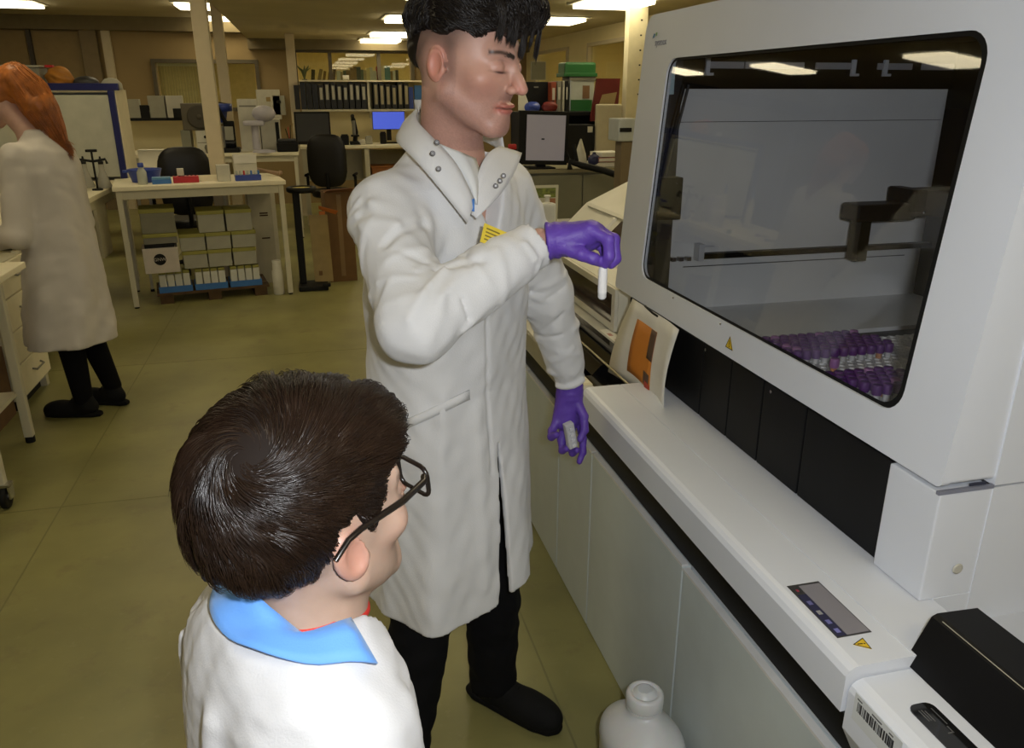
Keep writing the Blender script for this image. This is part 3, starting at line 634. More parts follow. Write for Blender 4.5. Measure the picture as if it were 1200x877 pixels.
# ---- a head in local coordinates (x = person's left, y = forward, z = up)
def head_sdf(P, lids=True, young=0.):
    S = P.copy(); S[:, 0] = np.abs(S[:, 0])
    d = ell(P, (0, -.010, .030), (.0755, .097, .090))
    d = smin(d, ell(P, (0, .030, -.022), (.060, .064, .086)), .03)
    d = smin(d, cone(S, (.056, -.002, -.052), (.016, .068, -.098), .017, .017), .028)
    d = smin(d, ell(P, (0, .077, -.099), (.020, .015, .015)), .02)
    d = smin(d, ell(S, (.044, .060, -.022), (.022, .018, .016)), .025)
    d = smin(d, cone(S, (.042, .074, .024), (.012, .089, .020), .009, .010), .016)
    d = smax(d, -ell(S, (.033, .103, .002), (.019, .020, .013)), .014)
    d = smin(d, cone(P, (0, .088, .012), (0, .108, -.020), .0065, .0090), .010)
    d = smin(d, cone(P, (0, .106, -.016), (0, .116, -.030), .0085, .0098), .008)
    d = smin(d, ell(S, (.0125, .102, -.0335), (.0078, .010, .0072)), .006)
    d = smax(d, -ell(S, (.0068, .107, -.0425), (.0035, .006, .004)), .003)
    d = smin(d, ell(S, (.032, .0775, .0005), (.0150, .0135, .0125)), .004)                    # eye with lid
    d = smin(d, cone(S, (.020, .0865, -.0095), (.043, .078, -.009), .0035, .003), .006)        # lower lid fold
    d = smin(d, ell(S, (.008, .0905, -.0605), (.014, .0085, .0045)), .006)
    d = smin(d, ell(P, (0, .0895, -.0695), (.0175, .0090, .0055)), .007)
    d = d+.0016*gauss(P[:, 2]+.0652+.06*S[:, 0]**1.0*.4, .0013)*(S[:, 0] < .026)*(P[:, 1] > .06)
    d = smin(d, ell(P, (0, .082, -.083), (.016, .010, .008)), .014)
    # ear
    ear = ell(S, (.078, -.014, -.010), (.0062, .0185, .0275), np.array(frame((.15, 1.0), .22)).T)
    ear = smax(ear, -ell(S, (.0850, -.011, -.007), (.0078, .0125, .0195)), .003)
    ear = smin(ear, ell(S, (.0765, .0035, -.016), (.005, .004, .0055)), .004)
    d = smin(d, ear, .006)
    return d
def head_paint(V, base, stubble=0., red=0.):
    c = skin_col(V, base, 3); S = V.copy(); S[:, 0] = np.abs(S[:, 0]); b = np.array(base)
    c = blend(c, .55*gauss(np.linalg.norm((S-[.045, .06, -.028])/[1, 1.3, 1], axis=1), .022), b*np.array([1.12, .74, .70]))
    c = blend(c, .6*gauss(np.linalg.norm(S-[.006, .114, -.03], axis=1), .013), b*np.array([1.1, .70, .66]))
    ear_ = (1/(1+np.exp((.0725-S[:, 0])/.0012)))*np.exp(-((S[:, 1]+.014)/.022)**4)*np.exp(-((S[:, 2]+.010)/.034)**4)
    c = blend(c, .6*ear_, b*np.array([1.12, .66, .62]))
    lip = np.minimum(1, 1.35*np.exp(-(((S[:, 0])/.024)**4+((V[:, 2]+.0652)/.0095)**4)))*(V[:, 1] > .078)
    c = blend(c, .85*lip, b*np.array([.84, .40, .40]))
    c = blend(c, .9*gauss((V[:, 2]+.0652)+.02*S[:, 0], .0012)*(S[:, 0] < .025)*(V[:, 1] > .08), b*.25)
    lash = gauss((V[:, 2]+.0068)-.12*(S[:, 0]-.032)**2*20, .0017)*gauss(S[:, 0]-.032, .0135)*(V[:, 1] > .075)
    c = blend(c, np.minimum(1, 1.5*lash), (.02, .012, .01))
    lidp = gauss(np.linalg.norm((S-[.032, .085, .003])/[1.5, 1, 1], axis=1), .010); c = blend(c, .35*lidp, b*np.array([.82, .55, .58]))
    crease = gauss((V[:, 2]-.0125)+.9*(S[:, 0]-.032)**2*12, .0013)*gauss(S[:, 0]-.032, .014)*(V[:, 1] > .07); c = blend(c, .4*crease, b*.5)
    brow = gauss((V[:, 2]-.0225)-.006*np.sin((S[:, 0]-.014)/.038*2.2)+.004, .0034)*(S[:, 0] > .012)*(S[:, 0] < .054)*(V[:, 1] > .05); c = blend(c, np.clip(1.1*brow, 0, .9)*(1 if stubble else .6), (.035, .02, .014))
    if stubble:
        jaw = 1/(1+np.exp((V[:, 2]+.046+.25*np.maximum(0, .02-V[:, 1]))/.008))*(V[:, 2] > -.15)*(1-lip)
        sb = 1/(1+np.exp((np.abs(S[:, 0]-.066))/.006-2))*(V[:, 1] < .022)*(V[:, 1] > -.004)*(V[:, 2] < .045)
        mou = gauss(V[:, 2]+.05, .006)*(S[:, 0] < .024)*(V[:, 1] > .08)
        w = np.clip(jaw*.8+sb*.6+mou*.5, 0, 1)*(.75+.25*np.random.default_rng(5).uniform(-1, 1, len(V))); c = blend(c, stubble*np.clip(w, 0, 1), b*np.array([.50, .42, .46]))
    return c
def to_world(V, R, c, s): return (V*s) @ R+np.asarray(c)
m_skin = mat('skin', (.5, .3, .22), .48, var=.05, scale=60, attr='Col', sss=.12, bump=.05, bscale=900)
m_coat = mat('white_coat_cotton', (.655, .655, .655), .85, var=.05, scale=9, bump=.25, bscale=420, sheen=.1)
m_boycoat = mat('boy_coat_cotton', (.62, .62, .63), .85, var=.04, scale=9, bump=.25, bscale=420, sheen=.1)
m_womancoat = mat('woman_coat_cotton', (.58, .54, .49), .85, var=.06, scale=8, bump=.2, bscale=300)
m_trou = mat('black_trousers', (.006, .006, .007), .9, var=.2, spec=.15)
m_shoe = mat('black_suede_shoe', (.007, .007, .007), .8, var=.3, spec=.2, bump=.2, bscale=300)
m_sole = mat('black_rubber_sole', (.006, .006, .006), .8, spec=.15)
m_glove = mat('purple_nitrile', (.115, .052, .39), .5, var=.10, scale=40, bump=.35, bscale=260)
m_stud = mat('press_stud', (.13, .125, .12), .4, metal=.6)
# ------------------------------------------------------------------ the man in the white coat
MF = np.array([.60, -.80, 0]); ML = np.array([.80, .60, 0])
mroot = np.array([.25, 1.63, 0])
man = thing('person', 'young man in a white lab coat and purple gloves holding up a sample tube', 'person', tuple(mroot))
def rel(o, root): return o    # geometry is built in world coordinates and shifted
def put(name, V, F, m, root_o, rootp, col=None, parent=None):
    return from_arrays(name, np.asarray(V)-rootp, F, m, parent or root_o, col)
def cput(name, mb, m, root_o, rootp, **k):
    mb.v = [tuple(np.array(p)-rootp) for p in mb.v]; return mb.build(name, m, root_o, **k)
RSH = np.array([.126, 1.468, 1.428]); LSH = np.array([.388, 1.666, 1.432])
REL = at(487, 380, 1.25); RWR = at(626, 287, 1.375)
LEL = at(640, 345, 1.80); LWR = at(668, 446, 1.865)
HC = at(547, 72, 1.50); HR = frame((.741, -.667), -.15, .0); HS = 1.0
zt = np.array([.40, .47, .60, .85, 1.05, 1.22, 1.34, 1.42, 1.465, 1.50, 1.53, 1.56])
ta = np.array([.218, .213, .205, .194, .184, .184, .182, .172, .150, .108, .074, .062])
tb = np.array([.176, .172, .168, .155, .142, .140, .132, .118, .102, .086, .074, .066])
tcx = np.interp(zt, [.85, 1.05, 1.43, 1.56], [.262, .258, .255, .262]); tcy = np.interp(zt, [.85, 1.05, 1.43, 1.56], [1.63, 1.622, 1.568, 1.545])
def torso(P, grow=0.):
    z = P[:, 2]; cx = np.interp(z, zt, tcx); cy = np.interp(z, zt, tcy); a = np.interp(z, zt, ta)+grow; b = np.interp(z, zt, tb)+grow
    qx = P[:, 0]-cx; qy = P[:, 1]-cy; lx = qx*ML[0]+qy*ML[1]; ly = qx*MF[0]+qy*MF[1]
    th_ = np.arctan2(ly, lx); sk = np.clip((1.0-z)/.55, 0, 1)
    fold = .010*sk*np.sin(th_*5+1.0)+.006*sk*np.sin(th_*9+2.5+z*2)
    k = np.sqrt((np.abs(lx)/a)**2.3+(np.abs(ly)/b)**2.3+1e-9)**(2/2.3); d = (k-1)*np.minimum(a, b)*.92-fold
    return d.astype(np.float32), lx, ly
cuffR0 = RWR-(RWR-REL)/np.linalg.norm(RWR-REL)*.062; cuffL0 = LWR-(LWR-LEL)/np.linalg.norm(LWR-LEL)*.055
# fold lines (ridges) : points, width, height
U = lambda p, q, t: p+(q-p)*t
ridge = []
def arm_folds(sh, el, wr, seed, n1, n2):
    r = np.random.default_rng(seed)
    for (a, b, rad0, rad1, nn) in ((sh, el, .066, .058, n1), (el, wr, .056, .044, n2)):
        ax = (b-a)/np.linalg.norm(b-a); e1 = np.cross(ax, [0, 0, 1.]); e1 /= np.linalg.norm(e1); e2 = np.cross(ax, e1)
        for i in range(nn):
            t = r.uniform(.05, .98) if nn > 3 else r.uniform(.2, .9); ph = r.uniform(0, 6.28); sp = r.uniform(.7, 1.9); dr = r.uniform(-.25, .25); pts = []
            for s in np.linspace(-.5, .5, 5):
                tt = np.clip(t+dr*s, 0, 1); rr = rad0+(rad1-rad0)*tt; pts.append(a+(b-a)*tt+(e1*math.cos(ph+sp*s)+e2*math.sin(ph+sp*s))*rr)
            ridge.append((pts, r.uniform(.0045, .009), r.uniform(.006, .012)*r.choice([1, 1, -.8])))
arm_folds(RSH, REL, RWR, 5, 22, 24); arm_folds(LSH, LEL, LWR, 9, 12, 14)
def px(*q): return [at(*a) for a in q]
# drag lines seen in the photo: from shoulder to chest, round the elbow, across the hip
for pts, w, hgt in ((px((415, 262, 1.36), (450, 285, 1.34), (480, 320, 1.33)), .010, .007), (px((430, 235, 1.38), (475, 262, 1.38), (500, 300, 1.40)), .009, .006),
                    (px((500, 400, 1.20), (520, 345, 1.22), (545, 320, 1.28)), .009, .008), (px((480, 375, 1.19), (500, 335, 1.22), (520, 312, 1.27)), .008, .007),
                    (px((545, 390, 1.24), (575, 350, 1.28), (595, 315, 1.33)), .008, .006), (px((440, 430, 1.44), (446, 520, 1.46), (444, 600, 1.47)), .016, .006),
                    (px((520, 470, 1.46), (515, 560, 1.46), (520, 680, 1.46)), .018, .006), (px((560, 480, 1.50), (566, 560, 1.50), (572, 690, 1.49)), .016, .005)):
    ridge.append((pts, w, hgt))
def add_folds(e, Q, folds):
    for pts, w, hgt in folds:
        A_ = np.array(pts); i = np.nonzero(((Q > A_.min(0)-3*w) & (Q < A_.max(0)+3*w)).all(1))[0]
        if len(i): e[i] += hgt*np.exp(-(pline(Q[i], pts)/w)**2)
def coat_sdf(P):
    d, lx, ly = torso(P)
    arms = cone(P, RSH, REL, .068, .060); arms = smin(arms, cone(P, REL, cuffR0, .062, .050), .02)
    larm = cone(P, LSH, LEL, .072, .060); larm = smin(larm, cone(P, LEL, cuffL0, .060, .048), .02)
    body = smin(smin(d, arms, .045), larm, .045)
    body = smin(body, cone(P, REL, RWR, .040, .042), .008); body = smin(body, cone(P, LEL, LWR, .038, .039), .008)
    near = body < .05
    if near.any():
        Q = P[near]; e = np.zeros(len(Q), np.float32)
        add_folds(e, Q, ridge)
        e += .0030*vnoise(Q*np.array([1, 1, .45], np.float32), 38, 4)+.0014*vnoise(Q, 85, 8)
        # front placket seam and pocket welt
        e += -.004*np.exp(-((lx[near]+.035)/.004)**2)*(ly[near] > 0)*(Q[:, 2] < 1.33)*(Q[:, 2] > .86)*(d[near] < arms[near])
        body[near] -= e
    # hollow skirt, open slit at the front, cut hem, open neck
    z = P[:, 2]
    inner = d+.011; inner = np.maximum(inner, z-1.0); body = np.maximum(body, -inner)
    gap = np.abs(lx+.01)-(.002+.022*np.clip((.93-z)/.5, 0, 1)); gap = np.maximum(gap, -ly); gap = np.maximum(gap, z-.93); body = np.maximum(body, -gap)
    hem = .545+.12*lx+.008*np.sin(lx*14)
    body = np.maximum(body, hem-z)
    # V neck
    v = np.maximum(np.abs(lx-.005)-.075*np.clip((z-1.365)/.14, 0, 1), .02-ly); v = np.maximum(v, 1.365-z); body = smax(body, -v, .006)
    body = np.maximum(body, -(ell(P, (.263, 1.548, 1.56), (.066, .066, .10))))
    # sleeve mouths
    for w0, w1, rr in ((RWR, U(REL, RWR, 1.3), .035), (LWR, U(LEL, LWR, 1.3), .032)):
        ax = (w1-w0)/np.linalg.norm(w1-w0); body = np.where(((P-w0) @ ax.astype(np.float32) > 0) & (np.linalg.norm(P-w0, axis=1) < .12), np.maximum(body, (P-w0) @ ax.astype(np.float32)), body)
        body = np.maximum(body, -cone(P, U(w0, w1, -.12), w1, rr, rr))
    return body
V, Fq = sdf_mesh(coat_sdf, (-.02, 1.13, .44), (.72, 1.90, 1.60), .0042, slack=2.4)
coat = put('lab_coat', lap(V, Fq, 1, .4), Fq, m_coat, man, mroot)
def cput2(name, mb, m, parent, **k):
    return cput(name, mb, m, parent, mroot, **k)
# collar: right flap (image left) standing round the neck, left flap folded as a lapel
def smoothgrid(rows, nu=14, nv=5):
    # rows: list of control polylines (same count); catmull-free linear resample + smoothing
    R = []
    for row in rows:
        row = np.array(row); t = np.linspace(0, len(row)-1, nu); i = np.minimum(t.astype(int), len(row)-2); f_ = (t-i)[:, None]; q = row[i]*(1-f_)+row[i+1]*f_
        for _ in range(2): q[1:-1] = (q[:-2]+2*q[1:-1]+q[2:])/4
        R.append(q)
    R = np.array(R); t = np.linspace(0, len(R)-1, nv); i = np.minimum(t.astype(int), len(R)-2); f_ = (t-i)[:, None, None]; return R[i]*(1-f_)+R[i+1]*f_
top = px((588, 160, 1.62), (570, 145, 1.68), (520, 122, 1.70), (489, 124, 1.60), (486, 140, 1.50), (505, 160, 1.44), (535, 190, 1.41), (556, 235, 1.41))
bot = px((592, 185, 1.63), (578, 168, 1.70), (520, 150, 1.74), (470, 150, 1.63), (462, 165, 1.50), (482, 182, 1.42), (508, 212, 1.385), (548, 262, 1.40))
mid_ = px((590, 172, 1.635), (574, 156, 1.70), (518, 136, 1.73), (476, 136, 1.62), (470, 152, 1.49), (492, 170, 1.42), (520, 200, 1.39), (552, 248, 1.395))
cput2('collar', MB().sheet(smoothgrid([top, mid_, bot], 28, 6), .004), m_coat, man)
lt = px((585, 172, 1.55), (572, 178, 1.50), (562, 196, 1.46), (556, 220, 1.43), (553, 252, 1.41))
lm = px((600, 176, 1.575), (592, 192, 1.52), (582, 206, 1.475), (570, 226, 1.435), (556, 254, 1.405))
lb = px((611, 180, 1.60), (606, 196, 1.54), (596, 215, 1.49), (580, 236, 1.44), (558, 256, 1.40))
cput2('lapel', MB().sheet(smoothgrid([lt, lm, lb], 14, 6), .004), m_coat, man)
# inner shirt front and a scrap of blue lanyard
sh1 = px((513, 168, 1.455), (527, 186, 1.44), (541, 208, 1.43), (553, 236, 1.425)); sh2 = px((557, 186, 1.475), (562, 200, 1.465), (564, 215, 1.45), (559, 240, 1.425))
sh3 = [(a+b)/2+np.array([0, -.02, 0]) for a, b in zip(sh1, sh2)]
cput2('shirt', MB().sheet(smoothgrid([sh1, sh3, sh2], 12, 7), .003), mat('white_shirt', (.66, .67, .66), .85, var=.04), man)
cput2('lanyard', MB().sheet([px((551, 234, 1.405), (556, 233, 1.405)), px((551, 247, 1.397), (556, 248, 1.397))], .002), mat('lanyard_blue', (.06, .2, .55), .6), man)
def disc(c, nrm, r, th, m, name, parent, root):
    q = Vector(nrm).to_track_quat('Z', 'Y').to_matrix().to_4x4(); return cput(name, MB().lathe([(r, 0), (r, th*.7), (r*.8, th), (r*.45, th), (r*.4, th*.6)], (0, 0, 0), 12).xf(Matrix.Translation(Vector(c)) @ q), m, parent, root)
def snap_to(fn, p, toward):
    # slide p along the line from the camera until it meets the surface
    o = np.array([0, 0, CAMH]); d = np.asarray(toward)-o; L = np.linalg.norm(d); d = d/L; t = np.linspace(L-.35, L+.35, 700); Q = (o+t[:, None]*d).astype(np.float32)
    s = fn(Q); i = np.nonzero(s < 0)[0]; i = i[0] if len(i) else 350
    q = o+t[i]*d; e = .004; g = np.array([fn((q+np.eye(3)[k]*e)[None].astype(np.float32))[0]-fn((q-np.eye(3)[k]*e)[None].astype(np.float32))[0] for k in range(3)]); g = g/(np.linalg.norm(g)+1e-9); return q, g
for u, v, F_ in ((512, 167, 1.398), (507, 180, 1.388), (514, 198, 1.378), (581, 218, 1.442), (590, 206, 1.455), (586, 212, 1.448)):
    disc(at(u, v, F_), (-SY*.9-.25*0, -CY*.9, .1), .0048, .002, m_stud, 'press_stud', man, mroot)
bq, bn = snap_to(coat_sdf, None, at(573, 278, 1.4))
bz = Vector((.45, -.85, .12)).normalized(); bx = Vector((0, 0, 1)).cross(bz).normalized(); by = bz.cross(bx); BM = Matrix.Translation(Vector(bq)+bz*.012) @ Matrix((bx, by, bz)).transposed().to_4x4() @ Matrix.Rotation(math.radians(-24), 4, 'Z')
bd = cput2('name_badge', MB().box(-.026, .026, -.016, .016, 0, .0015).xf(BM), mat('badge_yellow', (.72, .55, .05), .45), man, label='yellow name badge')
for k, (w, yy) in enumerate(((.030, .009), (.036, .003), (.024, -.003), (.040, -.009))): cput2('badge_line', MB().box(-.020, -.020+w, yy-.0012, yy+.0012, .0016, .0019).xf(BM), mat('badge_ink', (.2, .15, .03), .6), bd)
# pocket welt
pw = np.array([snap_to(coat_sdf, None, at(u, v, 1.45))[0] for u, v in ((480, 494), (490, 490), (500, 486), (511, 481), (522, 475), (532, 470), (542, 465), (551, 461))])
for _ in range(6): pw[1:-1] = (pw[:-2]+pw[1:-1]*2+pw[2:])/4
cput2('pocket_welt', MB().sheet([[p+np.array([-.003, -.008, dz]) for p in pw] for dz in (.010, 0, -.010)], .004), m_coat, man)
# body: head, neck, trunk, arms and legs as one continuous surface
NB = np.array([.262, 1.548, 1.50])
LANK = np.array([.384, 1.775, .09]); RANK = np.array([.104, 1.566, .09]); LKN = np.array([.37, 1.72, .50]); RKN = np.array([.178, 1.572, .52])
def man_sdf(P):
    L_ = ((P-HC.astype(np.float32)) @ HR.T.astype(np.float32))/HS; d = head_sdf(L_.astype(np.float32))*HS
    d = smin(d, cone(P, HC+(np.array([0, -.022, -.055])*HS) @ HR, NB, .056, .060), .022)
    d = smin(d, cone(P, NB, (.25, 1.60, 1.30), .058, .12), .03); d = smin(d, cone(P, (.25, 1.60, 1.30), (.25, 1.625, .95), .115, .12), .03)
    for a, b, c in ((RSH, REL, RWR), (LSH, LEL, LWR)):
        d = smin(d, cone(P, a, b, .045, .038), .03); d = smin(d, cone(P, b, U(b, c, 1.05), .038, .024), .015)
    hipL = np.array([.32, 1.68, .92]); hipR = np.array([.18, 1.58, .92])
    for a, b, c in ((hipL, LKN, LANK), (hipR, RKN, RANK)):
        d = smin(d, cone(P, a, b, .08, .055), .03); d = smin(d, cone(P, b, c, .053, .038), .02)
    return d
V, Fq = sdf_mesh(man_sdf, (-.02, 1.13, .03), (.75, 1.95, 1.86), .010)
# the head is meshed finely and the rest coarsely, then joined along a closed cut hidden in the collar
def man_head(P):
    return np.maximum(man_sdf(P), (1.47-P[:, 2]))
Vh, Fh = sdf_mesh(man_head, (.12, 1.30, 1.46), (.46, 1.66, 1.83), .0021, slack=2.6)
keep = (V[Fq][:, :, 2].max(1) < 1.482); Fb = Fq[keep]
Vall = np.vstack([V, Vh]); Fall = np.vstack([Fb, Fh+len(V)])
Lc = ((Vall-HC) @ HR.T)/HS; base = (.53, .30, .225)
cc = head_paint(Lc, base, .62); nk = Lc[:, 2] < -.16; cc[nk] = skin_col(Vall[nk], base, 4)
# short cropped sides of the hair: dark scalp fading downwards above the ear
Sx = np.abs(Lc[:, 0]); fade = 1/(1+np.exp(-(Lc[:, 2]-(.020+.35*np.clip(Lc[:, 1], 0, .05)-.5*np.clip(-.03-Lc[:, 1], 0, .06)))/.008))*(1/(1+np.exp((Lc[:, 1]-.040)/.010)))
burn = np.exp(-((Lc[:, 1]-.010)/.013)**2)*np.exp(-((Lc[:, 2]-.0)/.034)**4)*(Sx > .05)*.55
back = 1/(1+np.exp((Lc[:, 1]+.052)/.008))*(Lc[:, 2] > -.05); fade = np.clip(fade+burn+back*.8, 0, 1)
earm = (Sx > .0715)*((((Lc[:, 1]+.014)/.0215)**2+((Lc[:, 2]+.009)/.0305)**2) < 1); cc = blend(cc, fade*.78*(1-earm), (.06, .038, .03))
put('body', Vall, Fall, m_skin, man, mroot, cc)
# hair: a dark cap plus strands swept forward into a fringe
m_hairM = mat('dark_brown_hair', (.011, .0075, .0055), .42, var=.2, spec=.35)
def W_(p): return (np.asarray(p, float)*HS) @ HR+HC
def hairM(P):
    L_ = (((P-HC.astype(np.float32)) @ HR.T.astype(np.float32))/HS).astype(np.float32)
    d = ell(L_, (0, -.008, .062), (.081, .103, .079)); d = smin(d, ell(L_, (.0, .078, .092), (.066, .052, .042)), .03); d = smin(d, ell(L_, (0, .02, .110), (.066, .085, .042)), .03)
    d = smin(d, ell(L_, (0, -.078, .03), (.058, .032, .065)), .02)
    S = np.abs(L_[:, 0])
    low = .043+.006*np.sin(L_[:, 1]*75+L_[:, 0]*90)*(L_[:, 1] > 0)+.010*np.clip((L_[:, 1]-.0)/.06, 0, 1)-.07*np.clip((-.04-L_[:, 1])/.05, 0, 1)
    d = smax(d, low-L_[:, 2], .008); d = d-.0035*vnoise((L_*np.array([1, .35, .6], np.float32)).astype(np.float32), 120, 2)-.0018*vnoise((L_*np.array([1, .3, .5], np.float32)).astype(np.float32), 330, 3)
    return d*HS
Vc, Fc = sdf_mesh(hairM, (.11, 1.27, 1.58), (.50, 1.68, 1.88), .003, slack=2.8)
hair = put('hair', Vc, Fc, m_hairM, man, mroot)
def march(fn, c, D, r0, r1, n=14):
    lo = np.full(len(D), r0, np.float32); hi = np.full(len(D), r1, np.float32)
    for _ in range(n):
        m_ = (lo+hi)/2; ins = fn((c+D*m_[:, None]).astype(np.float32)) < 0; lo = np.where(ins, m_, lo); hi = np.where(ins, hi, m_)
    return lo
r = np.random.default_rng(2); n_ = 5200; hc = np.array([0, .0, .055])
D = r.normal(size=(n_*3, 3)); D /= np.linalg.norm(D, axis=1, keepdims=True)
hl = lambda P: hairM((P*HS) @ HR+HC)
Rd = march(hl, hc, D, .02, .20); Q = hc+D*Rd[:, None]
D = D[Q[:, 2] > .052][:n_]; n_ = len(D); lift = r.uniform(-.002, .0045, n_); Ls = r.uniform(.03, .055, n_); cur = D.copy(); pth = []
jit = r.normal(0, .25, (n_, 3))
for k in range(8):
    Rd = march(hl, hc, cur, .02, .20, 11); p = hc+cur*(Rd+lift*(1 if k else .2)+.0035*np.sin(k*.6))[:, None]; pth.append(p)
    fw = np.where((p[:, 1] > -.035)[:, None], np.array([0, 1., 0]), np.array([0, -.55, -1.0]))+jit+np.stack([p[:, 0]*5, 0*p[:, 0], -6*np.clip(np.abs(p[:, 0])-.05, 0, 1)-8*np.clip(p[:, 1]-.08, 0, 1)], 1)
    fw -= cur*(fw*cur).sum(1, keepdims=True); fw /= np.linalg.norm(fw, axis=1, keepdims=True)+1e-6
    cur = cur+fw*(Ls/7/np.maximum(Rd, .05))[:, None]; cur /= np.linalg.norm(cur, axis=1, keepdims=True)
pth = np.stack(pth, 1); pth = pth[(pth[:, -1, 2] > .030)]
paths = [W_(p) for p in pth]
for i in range(1500):     # fringe locks over the forehead
    a = r.uniform(-.070, .066); y1 = .070+.052*math.sqrt(max(0, 1-(a/.078)**2)); pts = []
    lock = round(a*42); tip = .036+.012*math.sin(lock*2.1+.6)+r.normal(0, .004)+.15*max(0, abs(a)-.045)
    for s in np.linspace(0, 1, 8): pts.append((a+(lock/42-a)*.6*s+r.normal(0, .0008), y1-.022+.026*math.sin(s*2.0)-.004*s, .115*(1-s)+tip*s+.012*math.sin(s*math.pi)))
    paths.append(W_(pts))
hs_ = strands('strands', [p-mroot for p in paths], r.uniform(.0006, .0013, len(paths)), m_hairM, hair); hs_['kind'] = 'stuff'
paths = []
for sgn in (-1, 1):
    for i in range(150):
        t = r.uniform(0, .86); x = sgn*(.014+.038*t); y = .0985-.020*t-.012*t*t; z = .0215+.006*math.sin(t*2.2)+r.normal(0, .0016); d = np.array([sgn*.0045, -.0030, .0015+.002*(1-t)-.003*t])
        paths.append([W_(np.array([x, y+.0035, z-.003])+d*s) for s in np.linspace(0, 1, 4)])
eb_ = strands('eyebrows', [np.array(p)-mroot for p in paths], np.full(len(paths), .00055), mat('brow_hair', (.03, .018, .012), .5), man)
# trousers
def trou(P):
    d = None
    for kx, (a, b, c) in enumerate(((np.array([.315, 1.672, .95]), LKN, LANK+np.array([0, 0, -.015])), (np.array([.198, 1.588, .95]), RKN, RANK+np.array([0, 0, -.015])))):
        e = smin(cone(P, a, b, .082, .074), cone(P, b, c, .077, .066), .02); d = e if d is None else smin(d, e, .01)
    d = smin(d, cone(P, (.256, 1.628, 1.0), (.256, 1.628, .9), .108, .112), .03)
    d = d-.004*vnoise(P*np.array([1, 1, 2.2], np.float32), 26, 6)-.002*vnoise(P, 70, 7); d = np.maximum(d, .06-P[:, 2]); return np.maximum(d, P[:, 2]-1.02)
V, Fq = sdf_mesh(trou, (-.02, 1.42, .04), (.55, 1.92, 1.05), .009); put('trousers', V, Fq, m_trou, man, mroot)
def shoe(ank, fdir, root_o, rootp, L=.30, s=1., laces=True):
    f = np.array([fdir[0], fdir[1], 0.]); f /= np.linalg.norm(f); l = np.array([-f[1], f[0], 0.]); c = np.array([ank[0], ank[1], 0.])
    def loc(P): q = (P-c.astype(np.float32))/s; return np.stack([q @ l, q @ f, q[:, 2]], 1).astype(np.float32)
    def up(P):
        q = loc(P); d = ell(q, (0, .115, .035), (.047, .10, .052)); d = smin(d, ell(q, (0, .0, .055), (.041, .075, .055)), .03); d = smin(d, cone(q, (0, .0, .06), (0, -.005, .115), .043, .044), .02)
        d = smin(d, ell(q, (0, .165, .03), (.044, .055, .034)), .02); return np.maximum(d, .012-q[:, 2])*s
    def so(P):
        q = loc(P); w = np.interp(q[:, 1], [-.085, -.05, 0, .08, .15, .20, .222], [.018, .035, .037, .043, .046, .037, .01]); d = np.abs(q[:, 0])-w; d = np.maximum(d, np.abs(q[:, 1]-.068)-.155)
        h = .022-.010*np.exp(-((q[:, 1]-.015)/.02)**2); return smax(d, np.maximum(q[:, 2]-.026, .001-q[:, 2]), .008)*s
    lo = c+np.array([-.30, -.30, -.01]); hi = c+np.array([.30, .30, .19]); V, F_ = sdf_mesh(up, lo, hi, .006); sh = put('shoe', V, F_, m_shoe, root_o, rootp)
    V, F_ = sdf_mesh(so, lo, hi, .006); put('sole', lap(V, F_, 1), F_, m_sole, root_o, rootp, parent=sh)
    if laces:
        for i in range(3):
            y = .06+i*.026; z = .098-i*.012; mbx = MB().tube([c+s*(l*a+f*y+np.array([0, 0, z-.5*abs(a)])) for a in (-.028, -.014, 0, .014, .028)], .0028*s, 6); cput('lace', mbx, m_sole, sh, rootp)
    return sh
LFD = np.array([.19, -.205]); shoe(LANK, LFD, man, mroot); shoe(RANK, (.35, -.9), man, mroot)
# ---- gloves
def hand(name, wr, joints, palm, m, rootp, root_o, lo, hi, cuff=None, vox=.0028, rs=1.):
    def fn(P):
        d = None
        for a, b, ra, rb in palm:
            e = cone(P, a, b, ra, rb); d = e if d is None else smin(d, e, .016)
        for ch, r0, r1 in joints:
            e = None; k = len(ch)-1
            for i in range(k):
                q = cone(P, ch[i], ch[i+1], r0+(r1-r0)*i/k, r0+(r1-r0)*(i+1)/k); e = q if e is None else smin(e, q, .004)
            d = smin(d, e, .005)
        d = d-.0007*vnoise(P, 170, 5)-.0005*vnoise(P, 330, 6)
        if cuff is not None:
            c0, c1, r0, r1 = cuff; ax = ((c1-c0)/np.linalg.norm(c1-c0)).astype(np.float32); t = (P-c0.astype(np.float32)) @ ax
            e = cone(P, c0, c1, r0, r1)-.0015*np.sin(t*420); e = np.maximum(e, -t); e = np.maximum(e, -(cone(P, U(c0, c1, -.5), c1, r0-.004, r1-.006)));
            d = np.maximum(d, -t); d = smin(d, e, .004)
        return d
    V, F_ = sdf_mesh(fn, lo, hi, vox); return put(name, lap(V, F_, 1, .4), F_, m, root_o, rootp)
